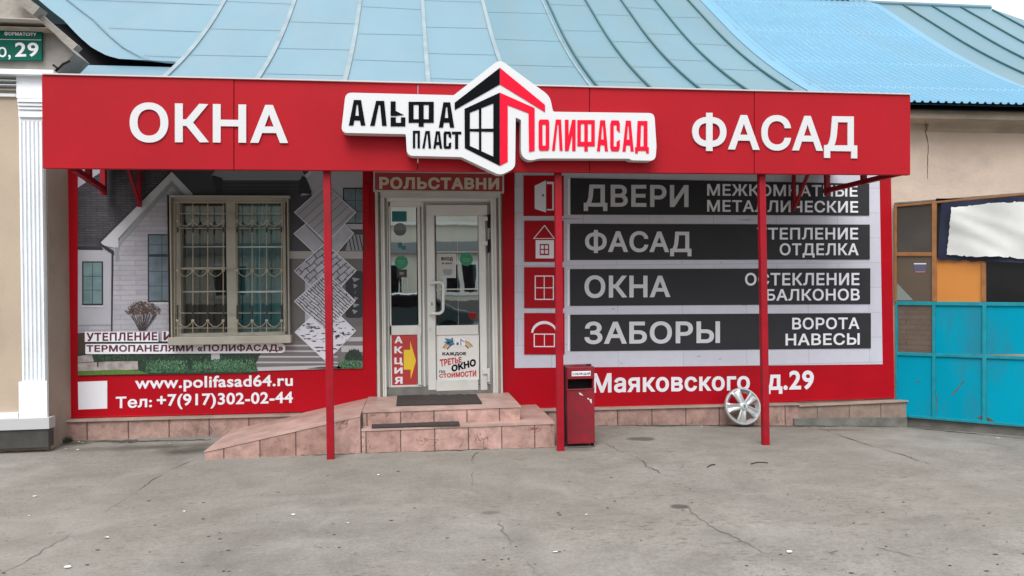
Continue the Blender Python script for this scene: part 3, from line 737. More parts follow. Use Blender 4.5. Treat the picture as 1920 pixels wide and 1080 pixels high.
# ================================================================== STEPS AND RAMP
PINK = brick('pink_marble', (.50, .315, .275), (.38, .225, .19), (.12, .085, .075), .325, 20, .006, noise=.46, rough=.42, off=0, vein=(.14, .06, .05))
PTOP = mat('pink_tread', (.46, .315, .275), .5, var=.22, scale=6, bump=.08, grime=((.20, .155, .135), .75, 2.4, (1, 1, 1), (.48, .72)))
EDGE = mat('joint_dark', (.05, .045, .04), .8)
Z1 = .225; Z2 = .372
a1 = onZ(678, 805, Z1); b1 = onZ(1044, 796, Z1); Yf = a1.y
a2 = onZ(680, 767, Z2); b2 = onZ(978, 764, Z2); Yu = (a2.y+b2.y)/2
sx0 = a1.x
stp = thing('entrance_steps', (0, -.6, 0), 'pink marble tiled entrance steps with a ramp on the left', 'steps')
mb = MB()
def stepbox(x0, x1, y0, y1, z0, z1, mbb):
    mbb.prism([(x0, y0, z0), (x1, y0, z0), (x1, y0, z1-.022), (x0, y0, z1-.022)], (0, y1-y0, 0), PINK)
    mbb.box(x0-.002, x1+.008, y0-.008, y1, z1-.018, z1, PTOP)
    mbb.box(x0, x1+.004, y0+.004, y1, z1-.022, z1-.018, EDGE)
stepbox(sx0, b1.x, Yf, -.035, -.2, Z1, mb); mb.build('lower_step', stp)
mb = MB(); stepbox(sx0, b2.x, Yu, -.036, Z1+.001, Z2, mb); mb.build('upper_step', stp)
# ramp
rx0 = onY(384, 850, Yf).x; rz0 = gz(rx0, Yf)-.0; zr = onY(677, 781, Yf).z
mb = MB(); zf = onY(384, 848, Yf).z
mb.prism([(rx0, Yf, -.2), (sx0-.012, Yf, -.2), (sx0-.012, Yf, zr-.006), (rx0, Yf, zf-.006)], (0, -.035-Yf, 0), PINK)
mb.prism([(rx0-.004, Yf-.006, zf-.002), (sx0-.012, Yf-.006, zr-.002), (sx0-.012, Yf-.006, zr+.012), (rx0-.004, Yf-.006, zf+.012)], (0, -.03-Yf, 0), PTOP)
mb.prism([(sx0-.012, Yf+.01, -.2), (sx0-.002, Yf+.01, -.2), (sx0-.002, Yf+.01, zr-.02), (sx0-.012, Yf+.01, zr-.02)], (0, -.1-Yf, 0), EDGE)
mb.prism([(rx0, Yf+.002, zf-.006), (sx0-.012, Yf+.002, zr-.006), (sx0-.012, Yf+.002, zr-.002), (rx0, Yf+.002, zf-.002)], (0, -.05-Yf, 0), EDGE)
mb.build('ramp', stp)

MATM = mat('doormat_grey', (.05, .04, .037), .95, var=.25, scale=40, bump=.8, bscale=160)
def doormat(quad, z, label):
    P = [onZ(x, y, z) for x, y in quad]; mbb = MB(); N = 26
    rows = []
    for j in range(5):
        row = []
        for i in range(N+1):
            p = (P[0].lerp(P[1], i/N)).lerp(P[3].lerp(P[2], i/N), j/4)
            if j == 0: p = p+Vector((0, random.uniform(-.012, .012), 0))
            row.append(p+Vector((0, 0, .014+random.uniform(0, .003))))
        rows.append(row)
    mbb.grid(rows, MATM)
    for i in range(N):
        q0, q1 = rows[4][i], rows[4][i+1]; mbb.face([q0, q1, q1-Vector((0, 0, .012)), q0-Vector((0, 0, .012))], MATM)
    for r_ in (0, N):
        for j in range(4):
            q0, q1 = rows[j][r_], rows[j+1][r_]; mbb.face([q0, q1, q1-Vector((0, 0, .012)), q0-Vector((0, 0, .012))], MATM)
    return tag(mbb.build('doormat', None), label, 'doormat')
doormat([(745, 744), (893, 741), (904, 758), (743, 762)], Z2, 'wide dark grey doormat on the top landing below the door')
doormat([(697, 793), (859, 789), (862, 799), (697, 804)], Z1, 'narrow dark grey mat strip on the tread of the lower step')

# ================================================================== LEFT WALL BANNER
YB = -.03
lbn = thing('wall_banner', (onY(400, 600, YB).x, YB, 0), 'red wall banner left of the door picturing a white house above a phone number', 'banner')
WINHOLE = box4(319, 370, 541, 640)
sh = MB(); add_poly(sh, [[(126, 300), (704, 300), (706, 768), (575, 771), (133, 784)], WINHOLE], YB, .02, RED2)
sh.build('banner_sheet', lbn)
tk = MB(); tk.tube([onY(133, 783, YB), onY(300, 779, YB), onY(575, 771, YB)], .009, RED2, 6); tk.build('hem', lbn, smooth=True)
pc = MB()
def pp(poly, layer, mt, dz=.0022):
    Y = YB-.002-layer*dz
    for q in minus_rect(poly, 321, 372, 539, 638):
        pc.face([onY(x, y, Y) for x, y in q], mt)
K = .8
SKYP = mat('print_sky', s2l((188, 186, 200)), .5)
SHG = brick('print_shingle', (.085, .08, .095), (.055, .052, .064), (.03, .029, .035), .12, .026, .004, noise=.35, bump=0, dist=.015)
ROOFD = mat('print_roof', (.042, .045, .058), .5, var=.15, scale=3)
WBR = brick('print_white_brick', (.42, .41, .46), (.36, .35, .40), (.31, .30, .345), .32, .052, .005, noise=.16, bump=0, dist=.015)
WSID = mat('print_siding', (.40, .40, .45), .5, var=.08, scale=3)
TRIM = mat('print_trim', (.50, .51, .55), .5); TRIM2 = mat('print_trim_grey', (.24, .26, .29), .5)
BLK = mat('print_black', (.016, .019, .024), .5); PANE = mat('print_pane', (.17, .27, .28), .4, c2=(.10, .17, .19), scale=7)
PANEB = mat('print_pane_blue', (.16, .22, .27), .4, c2=(.085, .12, .14), scale=6)
PORCH = mat('print_porch', (.13, .12, .122), .5, var=.15, scale=4); BEAM = mat('print_beam', (.33, .32, .31), .5)
STA = mat('print_stair', (.15, .137, .14), .5, var=.1, scale=3); STL = mat('print_stair_edge', (.43, .42, .45), .5)
HED = mat('print_hedge', (.055, .16, .075), .5, c2=(.010, .035, .018), scale=45, thr=(.38, .6)); HEDD = mat('print_hedge_dark', (.02, .055, .03), .5, c2=(.006, .012, .010), scale=40)
LAWN = mat('print_lawn', (.11, .22, .04), .5, c2=(.05, .11, .02), scale=60); STONE = mat('print_stone', (.45, .40, .40), .5, c2=(.22, .19, .18), scale=14)
SHRB = mat('print_shrub', (.085, .055, .045), .5, c2=(.03, .02, .018), scale=70)
pp([(146, 300), (680, 300), (680, 690.5), (147, 703)], 0, WBR)
pp([(146, 300), (232, 300), (146, 354)], 1, SKYP)
pp([(146, 352), (205, 312), (225, 300), (330, 300), (322, 322), (190, 453), (190, 464), (146, 464)], 2, SHG)
pp([(322, 300), (680, 300), (680, 330), (590, 330), (560, 372), (545, 372), (545, 420), (400, 420), (322, 322)], 1, ROOFD)
pp([(146, 468), (212, 470), (209, 622), (146, 622)], 2, WSID); pp([(146, 609), (209, 608), (209, 612), (146, 612)], 3, TRIM2)
pp([(146, 612), (209, 612), (209, 624), (146, 624)], 3, WBR)
pp([(146, 463), (191, 463), (193, 468), (146, 468)], 4, BLK); pp([(209, 470), (213, 470), (210, 622), (208, 622)], 4, BLK)
pp([(185, 450), (192, 458), (213, 470), (214, 478), (203, 472), (186, 458)], 5, BLK)
# gable: brick face, soffit and white verge
pp([(213, 462), (322, 334), (360, 372), (322, 372), (322, 640), (211, 640)], 2.5, WBR)
pp([(222, 452), (322, 340), (352, 374), (346, 374), (322, 350), (224, 462), (222, 490), (216, 490), (216, 462)], 3.5, TRIM2)
pp([(188, 453), (322, 322), (322, 337), (222, 447), (222, 464), (212, 464), (192, 460)], 4.5, TRIM); pp([(322, 322), (362, 364), (354, 372), (322, 337)], 4.5, TRIM)
pp([(186, 452), (320, 320), (322, 322), (188, 455)], 5.5, BLK)
def pwin(x0, y0, x1, y1, nc, nr, L, pm, sk=0, extra=None):
    pp([(x0, y0), (x1, y0+sk), (x1, y1+sk), (x0, y1)], L, BLK); g_ = 2.0
    for i in range(nc):
        for j in range(nr):
            a = x0+g_+(x1-x0-2*g_)*i/nc+.5; b = x0+g_+(x1-x0-2*g_)*(i+1)/nc-.5; c = y0+g_+(y1-y0-2*g_)*j/nr+.5; d = y0+g_+(y1-y0-2*g_)*(j+1)/nr-.5
            pp(box4(a, c, b, d), L+1, pm)
pwin(154, 490, 193, 572, 2, 3, 4, PANE); pp(box4(152, 573, 195, 576), 4, TRIM)
pwin(277, 439, 330, 479, 2, 2, 4, PANEB); pwin(277, 479, 330, 566, 2, 3, 4, PANEB); pp(box4(276, 567, 322, 571), 4, TRIM)
# dormers
pp([(395, 330), (410, 312), (562, 312), (572, 330), (560, 338), (417, 338)], 3, TRIM2)
pp([(417, 338), (560, 338), (560, 362), (417, 362)], 3, ROOFD)
for y in (343, 350, 357): pp(box4(417, y, 560, y+1.5), 4, BLK)
pp([(397, 328), (417, 334), (416, 361), (406, 361)], 5, BLK); pp([(558, 362), (566, 330), (572, 330), (584, 358), (584, 364)], 5, BLK)
pp([(570, 330), (592, 312), (680, 312), (680, 440), (598, 440), (584, 364)], 2, WSID)
pp([(568, 331), (590, 312), (596, 312), (576, 334)], 5, TRIM)
pp([(541, 372), (584, 364), (600, 440), (541, 440)], 2.5, ROOFD)
pwin(643, 352, 690, 420, 2, 3, 4, PANEB)
pp(box4(680, 345, 692, 425), 7, RED2)
pp([(541, 430), (680, 430), (680, 471), (541, 471)], 3, ROOFD); pp([(655, 440), (680, 440), (680, 470), (648, 470)], 4, TRIM2)
for k in range(5): pp([(652+k*7, 441), (654+k*7, 441), (660+k*7, 469), (658+k*7, 469)], 5, BLK)
pp(box4(541, 471, 680, 485), 4, BEAM); pp(box4(541, 485, 680, 660), 3, PORCH); pp(box4(541, 485, 546, 640), 4, BLK); pp(box4(572, 485, 600, 640), 4, WSID)
pp(rnd([(648, 520), (660, 508), (680, 508), (680, 596), (648, 596)], 6), 4, BLK); pp(box4(541, 620, 680, 640), 3.6, PORCH)
for k in range(6): pp([(655+random.random()*14, 520+k*12), (667+random.random()*8, 523+k*12), (664, 529+k*12)], 5, TRIM2)
# steps of the printed house
for k in range(5):
    y = 639+k*10.5; x0 = 500-k*12
    pp([(x0, y), (626, y), (634, y+8), (x0, y+8)], 4, STA); pp([(x0-4, y+7.5), (632, y+7.5), (634, y+10.5), (x0-6, y+10.5)], 5, STL)
pp([(630, 612), (680, 612), (680, 690), (630, 690)], 4, STA); pp(box4(630, 632, 680, 640), 5, STL); pp(box4(640, 648, 680, 660), 5, STL)
pp([(430, 690), (640, 684), (640, 691), (430, 697)], 6, STL); pp([(575, 691), (600, 688), (640, 686), (640, 692)], 7, mat('print_violet', (.06, .045, .06), .5))
# garden
pp([(146, 640), (500, 640), (470, 700), (146, 704)], 5.3, HEDD)
pp([(146, 626), (160, 624), (166, 640), (160, 664), (146, 662)], 6, SHRB)
pp([(146, 668), (172, 664), (176, 678), (146, 680)], 6, STONE); pp([(146, 681), (200, 678), (258, 677), (259, 693), (146, 697)], 6, STONE); pp(box4(182, 676, 184.5, 688), 7, HEDD)
pp([(146, 696), (220, 693), (262, 695), (280, 701), (146, 704)], 7, LAWN)
pp([(396, 660), (412, 655), (412, 675), (396, 680)], 6, STL)
def ragged(x0, x1, ytop, ybot, mt, L, amp=5, n=40):
    pts = [(x0, ybot)]
    for i in range(n+1):
        u = i/n; env = math.sin(math.pi*min(1, max(.0, u)))**.4
        pts.append((x0+(x1-x0)*u, ybot-(ybot-ytop)*env+random.uniform(-amp, amp)*.5))
    pts.append((x1, ybot)); pp(pts, L, mt)
def leaves(x0, x1, y0, y1, mt, L, n, s=2.2):
    for i in range(n):
        x = random.uniform(x0, x1); y = random.uniform(y0, y1); a = random.uniform(-.7, .7)-math.pi/2; l_ = random.uniform(.8, 2.4)*s
        dx, dy = math.cos(a)*l_, math.sin(a)*l_
        pp([(x-dy*.18, y+dx*.18), (x+dx, y+dy), (x+dy*.18, y-dx*.18)], L, mt)
HL = mat('print_leaf_light', (.13, .30, .16), .5); HL2 = mat('print_leaf_mid', (.07, .19, .09), .5)
ragged(270, 356, 676, 699, HED, 7); ragged(356, 484, 674, 698, HED, 7.2); ragged(632, 680, 676, 691, HED, 7); ragged(646, 681, 654, 676, HEDD, 6.5)
HL3 = mat('print_leaf_dark', (.018, .06, .03), .5); HL4 = mat('print_leaf_grey', (.19, .31, .22), .5)
leaves(272, 356, 675, 697, HL3, 8.2, 150); leaves(358, 482, 674, 696, HL3, 8.2, 200); leaves(280, 350, 677, 692, HL4, 8.6, 40, 1.7); leaves(364, 476, 676, 691, HL4, 8.6, 70, 1.7); leaves(150, 480, 664, 678, HL2, 5.8, 90, 1.8)
leaves(275, 352, 678, 697, HL2, 8, 120); leaves(275, 352, 676, 694, HL, 8.4, 70); leaves(362, 478, 678, 696, HL2, 8, 170); leaves(362, 478, 675, 692, HL, 8.4, 100); leaves(634, 678, 676, 690, HL, 8, 60)
leaves(170, 260, 664, 676, HL2, 7, 50, 1.6)
# dry shrub
SHC = [SHRB, mat('print_shrub_tan', (.16, .105, .075), .5), mat('print_shrub_rust', (.105, .06, .045), .5), mat('print_shrub_dark', (.03, .022, .02), .5)]
for i in range(420):
    a_ = random.uniform(0, 6.283); q = random.random()**.6
    x = 268+32*q*math.cos(a_)+random.gauss(0, 1); y = 582+14*q*math.sin(a_)*(1 if math.sin(a_) < 0 else .8)-4*math.cos((x-268)/16); r_ = random.uniform(.9, 2.2); t_ = random.uniform(0, 3)
    pp([(x+r_*random.uniform(.6, 1.3)*math.cos(t_+k*1.57), y+r_*random.uniform(.5, 1.1)*math.sin(t_+k*1.57)) for k in range(4)], 5.5+random.random()*1.5, random.choice(SHC))
for k in range(24):
    x = random.uniform(246, 292); pp([(x, random.uniform(584, 596)), (x+.7, 590), (265+(x-268)*.22+.8, 620), (265+(x-268)*.22, 620)], 5.1+.01*k, SHC[random.choice((0, 3))])
for k in range(9):
    x = 244+k*6; pp([(x, 592), (x+1.2, 592), (266+k*.9, 620), (265+k*.9, 620)], 5.2, SHRB)
# sample panels
PL1 = brick('print_sample_plank', (.36, .36, .41), (.31, .31, .355), (.14, .14, .17), 1.6, .075, .004, rot=R(-43), bump=0); PL2 = mat('print_sample_slate', (.40, .40, .455), .5, c2=(.31, .31, .36), scale=9)
PL3 = brick('print_sample_stone', (.48, .475, .54), (.40, .40, .46), (.04, .04, .045), .11, .06, .005, rot=R(-43), bump=0, dist=.05, noise=.3)
PL4 = brick('print_sample_brick', (.56, .555, .62), (.48, .48, .54), (.015, .015, .018), .15, .029, .0045, rot=R(43), bump=0, dist=.035, noise=.35)
PL5 = mat('print_sample_bark', (.62, .62, .69), .5, c2=(.02, .02, .025), scale=24, stretch=(.8, 1, 2.2), thr=(.40, .44)); PED = mat('print_sample_edge', (.66, .66, .71), .5)
def diamond(l_, t_, r_, b_, mt, L, c0=None):
    P = [l_, t_, r_, b_]; c = (sum(p[0] for p in P)/4, sum(p[1] for p in P)/4)
    pp(P, L, PED); pp([(c[0]+(x-c[0])*.965, c[1]+(y-c[1])*.965) for x, y in P], L+.6, mt)
diamond((550, 438), (610, 388), (664, 437), (613, 497), PL2, 8); pp([(572, 421), (612, 462), (613, 461), (573, 420)], 8.9, BLK)
diamond((551, 398), (610, 346), (668, 398), (613, 456), PL1, 9.6)
diamond((551, 508), (610, 455), (669, 507), (614, 566), PL3, 9.1)
diamond((552, 623), (612, 566), (668, 620), (612, 679), PL5, 8.4)
diamond((551, 565), (612, 510), (667, 564), (612, 622), PL4, 10.4)
pc.build('printed_picture', lbn)
YT = -.058
t = MB()
for b in (box4(159, 622, 297, 641), box4(304, 621, 330, 640)):
    for q in minus_rect(b, 321, 372, 539, 638): t.face([onY(x, y, YT) for x, y in q], WHITEV)
for q in minus_rect(rnd([(160, 645), (528, 643), (535, 648), (535, 659), (528, 662), (160, 664)], 3), 321, 372, 539, 638): t.face([onY(x, y, YT) for x, y in q], WHITEV)
MAR = mat('maroon_letter', (.10, .012, .028), .5)
add_text(t, 'УТЕПЛЕНИЕ', [(162, 624), (295, 622.5), (295, 638), (162, 639.5)], YT-.003, .002, MAR, .03, 1.1); add_text(t, 'И', [(306.5, 622), (324, 622), (324, 637.5), (306.5, 638)], YT-.003, .002, MAR, .03)
add_text(t, 'ТЕРМОПАНЕЛЯМИ «ПОЛИФАСАД»', [(162, 646.5), (531, 645), (531, 660.5), (162, 662)], YT-.003, .002, MAR, .03)
t.build('slogan_lettering', lbn)
letter(lbn, 'web_lettering', 'www.polifasad64.ru', [(253, 706.5), (549, 702), (549, 730), (253, 736)], YB-.004, .002, WHITEV, .024)
letter(lbn, 'caption_lettering', 'Тел:', [(217, 744), (285, 742.5), (285, 763.5), (217, 766)], YB-.004, .002, WHITEV, .024)
letter(lbn, 'phone_lettering', '+7(917)302-02-44', [(294, 739.5), (549, 734), (549, 762), (294, 768.5)], YB-.004, .002, WHITEV, .024)
t = MB(); t.face([onY(*q, YB-.004) for q in ((146, 716), (201, 714), (201, 766), (147, 768))], WHITEV); t.build('white_square', lbn)

# ================================================================== RIGHT WALL BANNER
rbn = thing('wall_banner', (onY(1300, 600, YB).x, YB, 0), 'red wall banner right of the door listing services on four dark strips', 'banner')
sh = MB(); add_poly(sh, [[(942, 305), (1670.5, 325), (1677, 745), (1350, 757), (978, 769), (943, 752)]], YB, .02, RED2); sh.build('banner_sheet', rbn)
MB().tube([onY(978, 768, YB), onY(1350, 757, YB), onY(1677, 745, YB)], .009, RED2, 6).build('hem', rbn, smooth=True)
LAV = brick('print_pale_brick', (.56, .56, .64), (.53, .53, .61), (.42, .42, .49), .78, .30, .004, noise=.06, bump=0)
t = MB(); t.face([onY(*q, YB-.004) for q in ((965, 308), (1649, 327), (1655, 683), (965, 690))], LAV)
SCUF = mat('print_scuff', (.33, .33, .39), .6)
for (x, y, l_) in ((1165, 681, 3), (1310, 668, 5), (1350, 673, 4), (1063, 410, 40), (1400, 412, 18), (1352, 492, 3), (1625, 618, 6), (1615, 520, 5), (1395, 572, 6), (1150, 579, 5)):
    t.face([onY(x-l_, y, YB-.006), onY(x, y-1.2, YB-.006), onY(x+l_, y+.4, YB-.006), onY(x, y+1.2, YB-.006)], SCUF)
t.build('printed_background', rbn)
SHP = mat('print_shade_line', (.20, .20, .24), .6)
SB = MB()
strips = [((1070, 334), (1630, 344.5), (1630, 404), (1070, 402.5)), ((1069, 419.5), (1631, 421), (1631, 486.5), (1069, 487.5)), ((1069, 504.5), (1632, 503), (1632, 570), (1069, 573.5)), ((1069.5, 590), (1633, 587), (1633, 653), (1069.5, 658.5))]
texts = [
 [('ДВЕРИ', [(1094.5, 346), (1291, 347), (1291, 396.5), (1094.5, 395.5)]), ('МЕЖКОМНАТНЫЕ', [(1326, 344.5), (1608, 347.5), (1608, 369), (1326, 367)]), ('МЕТАЛЛИЧЕСКИЕ', [(1326, 374.5), (1609, 377), (1609, 399), (1326, 397)])],
 [('ФАСАД', [(1097, 431), (1296.5, 432.5), (1296.5, 480.5), (1097, 480)]), ('УТЕПЛЕНИЕ', [(1419, 427), (1609, 427), (1609, 449), (1419, 449)]), ('ОТДЕЛКА', [(1462, 456), (1610, 456), (1610, 483), (1462, 483)])],
 [('ОКНА', [(1096, 516), (1257, 516.5), (1257, 557.5), (1096, 559)]), ('ОСТЕКЛЕНИЕ', [(1397, 511.5), (1611.5, 511.5), (1611.5, 535), (1397, 535.5)]), ('БАЛКОНОВ', [(1437, 542), (1612, 541), (1612, 563.5), (1437, 564)])],
 [('ЗАБОРЫ', [(1096, 603), (1350, 602), (1350, 643.5), (1096, 645.5)]), ('ВОРОТА', [(1485.5, 595.5), (1611.5, 595), (1611.5, 617), (1485.5, 618)]), ('НАВЕСЫ', [(1473, 625.5), (1612, 624.5), (1612, 646.5), (1473, 648)])]]
LET = mat('grey_white_letter', (.58, .58, .62), .5)
for s_, tx in zip(strips, texts):
    m1 = MB().prism([onY(*q, YB-.012) for q in s_], (0, .006, 0), DARK)
    ex = ((s_[0][0]-5, s_[0][1]+1), (s_[0][0]-1.2, s_[0][1]+1), (s_[3][0]-1.2, s_[3][1]), (s_[3][0]-5, s_[3][1]))
    m1.face([onY(*q, YB-.0065) for q in ex], WHITEV)
    so = m1.build('service_strip', rbn)
    for i, (s, q) in enumerate(tx): letter(so, 'lettering', s, q, YB-.0155, .002, LET if i == 0 else WHITEV, .020 if i else .026)
tiles = [(982, 329.5, 1057, 405), (983, 414, 1057, 491), (983, 501, 1058, 577.5), (983, 587, 1058.5, 664.5)]
def outline(poly, wdt):
    c = (sum(p[0] for p in poly)/len(poly), sum(p[1] for p in poly)/len(poly))
    r_ = max(max(abs(p[0]-c[0]) for p in poly), 1); k = 1-wdt/r_
    return [poly, [(c[0]+(x-c[0])*k, c[1]+(y-c[1])*k) for x, y in poly]]
def I(x, y): return (x/2.7+960, y/2.7+300)
for i, tl in enumerate(tiles):
    m1 = MB().prism([onY(*q, YB-.016) for q in box4(*tl)], (0, .010, 0), RED2)
    to = m1.build('icon_tile', rbn); m2 = MB(); Yi = YB-.0185
    def ip(loops, mt=WHITEV, Y=Yi): add_poly(m2, loops, Y, .0015, mt)
    if i == 0:
        ip([[I(115, 130), I(172, 103), I(172, 265), I(115, 247)]]); ip([[I(176, 110), I(212, 110), I(212, 255), I(176, 255)], [I(176.1, 122), I(204, 122), I(204, 248), I(176.1, 248)]])
        ip([[I(153, 174), I(161, 172), I(161, 184), I(153, 184)]], BLK, Yi-.002)
    elif i == 1:
        ip(outline([I(165, 328), I(218, 399), I(106, 399)], 3)); ip([[I(120, 406), I(212, 406), I(212, 498), I(120, 498)], [I(140, 425), I(188, 425), I(188, 482), I(140, 482)]])
        for ax in (146, 167):
            for ay in (432, 456): ip([[I(ax, ay), I(ax+15, ay), I(ax+15, ay+18), I(ax, ay+18)]])
    elif i == 2:
        ip([[I(115, 585), I(212, 585), I(212, 708), I(115, 708)], [I(120, 590), I(207, 590), I(207, 703), I(120, 703)]])
        ip([[I(161, 590), I(165, 590), I(165, 703), I(161, 703)]]); ip([[I(120, 645), I(160.5, 645), I(160.5, 649), I(120, 649)]]); ip([[I(165.5, 645), I(207, 645), I(207, 649), I(165.5, 649)]])
    else:
        o_ = [I(163-66*math.cos(a), 878-63*math.sin(a)) for a in [R(3+174*k/16) for k in range(17)]]; n_ = [I(165-58*math.cos(a), 880-50*math.sin(a)) for a in [R(8+166*k/16) for k in range(17)]]
        ip([o_+n_[::-1]])
        ip([[I(110, 879), I(217, 879), I(217, 947), I(110, 947)], [I(115, 884), I(212, 884), I(212, 942), I(115, 942)]]); ip([[I(162, 884), I(166, 884), I(166, 942), I(162, 942)]])
    m2.build('icon', to)
letter(rbn, 'street_lettering', 'Маяковского', [(1111, 700), (1406, 697), (1406, 732), (1111, 737)], YB-.004, .002, WHITEV, .028)
letter(rbn, 'number_lettering', 'д.29', [(1438, 695.5), (1526, 694.5), (1526, 737), (1438, 739)], YB-.004, .002, WHITEV, .028)

# ================================================================== DOOR SIGN + DOOR POSTERS
sg = thing('door_sign', onY(822, 358, -.1), 'dull red plate with cream block letters above the entrance door', 'sign')
t = MB(); add_poly(t, [[(702, 321), (943, 325), (943, 360), (702, 357)]], -.10, .05, DRED); t.build('sign_plate', sg)
t = MB(); add_poly(t, [[(700, 320), (945, 323), (945, 362), (700, 359)], [(703, 323), (942, 326), (942, 359), (703, 356)]], -.105, .05, PVCD); t.build('sign_frame', sg)
t = MB(); add_text(t, 'РОЛЬСТАВНИ', [(711, 331.5), (936, 333.5), (936, 355.5), (711, 354.5)], -.106, .006, CREAM, .05, 1.12); t.build('lettering', sg)
YEL = mat('yellow_print', (.75, .52, .03), .5)
po = thing('door_poster', onY(758, 724, .026), 'red poster with white vertical letters and a yellow arrow on the side panel', 'poster')
t = MB(); add_poly(t, [box4(734, 627.5, 782, 723)], .024, .003, mat('poster_red', (.44, .035, .035), .5, var=.1)); t.build('sheet', po)
t = MB(); add_poly(t, [[(757, 656), (769, 656), (769, 639), (780, 676.5), (770, 711.5), (770, 693), (757, 693)]], .022, .0015, YEL); t.build('arrow', po)
t = MB()
for ch, y0, y1 in (('А', 630.5, 643.5), ('К', 649.5, 662.5), ('Ц', 670.5, 685), ('И', 689, 700.5), ('Я', 706.5, 719.5)): add_text(t, ch, box4(739.5, y0, 755, y1), .022, .0015, WHITEV, .045)
t.build('lettering', po)
po = thing('door_poster', onY(860, 712, -.01), 'white poster with a rainbow and red and black slogan on the door leaf', 'poster')
t = MB(); add_poly(t, [box4(821, 627.5, 898, 712)], -.006, .003, mat('poster_white', (.70, .69, .67), .5)); add_poly(t, [box4(821.5, 625.5, 897, 627)], -.007, .001, PVCD); t.build('sheet', po)
t = MB()
def arcband(r0_, r1_, a0, a1, mt):
    c = (859, 662); n = 8
    P = [(c[0]+r1_*1.02*math.cos(a), c[1]-r1_*.85*math.sin(a)) for a in [a0+(a1-a0)*k/n for k in range(n+1)]]+[(c[0]+r0_*1.02*math.cos(a), c[1]-r0_*.85*math.sin(a)) for a in [a1+(a0-a1)*k/n for k in range(n+1)]]
    add_poly(t, [P], -.008, .001, mt)
for r_, mt in ((31, mat('p_brown', (.30, .16, .08), .5)), (28, mat('p_orange', (.62, .27, .06), .5)), (25.5, mat('p_yellow', (.70, .50, .15), .5)), (22.5, LOGOB)):
    arcband(r_-2, r_, R(28), R(78), mt); arcband(r_-2, r_, R(108), R(158), mt)
PBL = mat('p_blue', (.05, .17, .30), .5)
for P in ([(834, 634), (845, 636), (852, 645), (842, 648)], [(832, 641), (846, 640), (840, 647)], [(846, 634), (849, 633), (850, 641), (847, 642)]): add_poly(t, [P], -.0095, .001, PBL)
add_poly(t, [box4(853, 634, 872, 649)], -.0094, .001, WHITEV); add_poly(t, [box4(856, 642, 860, 647)], -.0105, .001, SHRB); add_poly(t, [box4(863, 635, 865, 648)], -.0105, .001, TRIM2); add_poly(t, [[(865, 636), (871, 640), (871, 642), (865, 639)]], -.0105, .001, TRIM2)
t.build('rainbow', po)
t = MB(); PR = mat('p_red', (.48, .03, .035), .5)
add_text(t, 'КАЖДОЕ', [(829.5, 660.5), (874, 660), (874, 667), (829.5, 667.5)], -.008, .001, LOGOB, .05)
add_text(t, 'ТРЕТЬЕ', [(824.5, 674), (865.5, 669), (865.5, 679), (826, 688)], -.008, .001, PR, .045)
add_text(t, 'ОКНО', [(846, 685), (891.5, 672), (893, 686), (847, 698)], -.008, .001, LOGOB, .06)
add_text(t, 'ПО', [(823.7, 694.5), (834.5, 694.5), (834.5, 699.5), (823.7, 699.5)], -.008, .001, LOGOB, .04)
add_text(t, 'СТОИМОСТИ', [(823.5, 701.5), (893, 694), (893, 706), (823.5, 708.5)], -.008, .001, PR, .045)
t.build('lettering', po)
def ell(cx_, cy_, r_, n=24): return [(cx_+r_*math.cos(2*math.pi*k/n), cy_+r_*1.0*math.sin(2*math.pi*k/n)) for k in range(n)]
GRN = mat('sticker_green', (.015, .22, .11), .5, var=.2, scale=25); TEA = mat('sticker_teal', (.01, .13, .15), .5); GRY = mat('sticker_grey', (.16, .17, .18), .5, var=.15, scale=8)
def sticker(loop, Y, mt, label, extra=None, cat='sticker', name='sticker'):
    t = MB(); add_poly(t, [loop], Y, .002, mt)
    if extra: extra(t, Y-.002)
    return tag(t.build(name), label, cat)
YS = .037; YD = .019
sticker(box4(735, 396, 762.5, 415.5), YS, TEA, 'teal rectangular sticker at the top of the narrow side pane')
sticker(ell(750, 430, 12), YS, GRY, 'grey round sticker under the teal one on the side pane', lambda t, Y: add_poly(t, [[(738.5, 432), (761.5, 432), (758, 440), (750, 442), (742, 440)]], Y, .001, mat('sticker_grey_dark', (.09, .10, .105), .5)))
sticker([(746, 455), (754, 455), (754, 461), (761, 461), (761, 468), (752, 468), (752, 464), (746, 464)], YS, TEA, 'small dark teal stepped sticker in the middle of the side pane')
sticker(ell(752.5, 492, 12.5), YS, GRN, 'green round sticker on the narrow side pane', lambda t, Y: (add_poly(t, [box4(745, 489, 760, 490.5)], Y, .001, HL), add_poly(t, [box4(747, 493, 758, 494)], Y, .001, HL)))
sticker(box4(744.5, 505, 763, 520), YS, mat('sticker_black', (.025, .02, .018), .5), 'small black card sticker below the green circle on the side pane', lambda t, Y: add_poly(t, [box4(749, 510, 757, 515)], Y, .001, mat('sticker_tan', (.22, .17, .13), .5)))
sticker(ell(874.5, 486, 12.5), YD, GRN, 'green round sticker at the right of the main door pane', lambda t, Y: (add_poly(t, [box4(867, 485, 882, 486.5)], Y, .001, HL), add_poly(t, [box4(869, 489, 880, 490)], Y, .001, HL)))
def notice(t, Y):
    add_poly(t, [box4(822, 478, 853, 519)], Y, .001, mat('paper_grey', (.44, .43, .41), .6))
    add_text(t, 'ВХОД', [(827.5, 482), (849, 482), (849, 489.5), (827.5, 489.5)], Y-.002, .001, LOGOB, .05)
    add_text(t, 'В ЗАЛ', [(829, 492), (847, 492), (847, 495.5), (829, 495.5)], Y-.002, .001, LOGOB, .04)
    add_poly(t, [rnd([(829, 505), (847, 504), (849, 511), (843, 517), (832, 515)], 3)], Y-.002, .001, TRIM2)
sticker(box4(820, 476, 855, 521), YD, PVCD, 'framed paper entrance notice on the main door pane', notice, 'notice', 'notice')

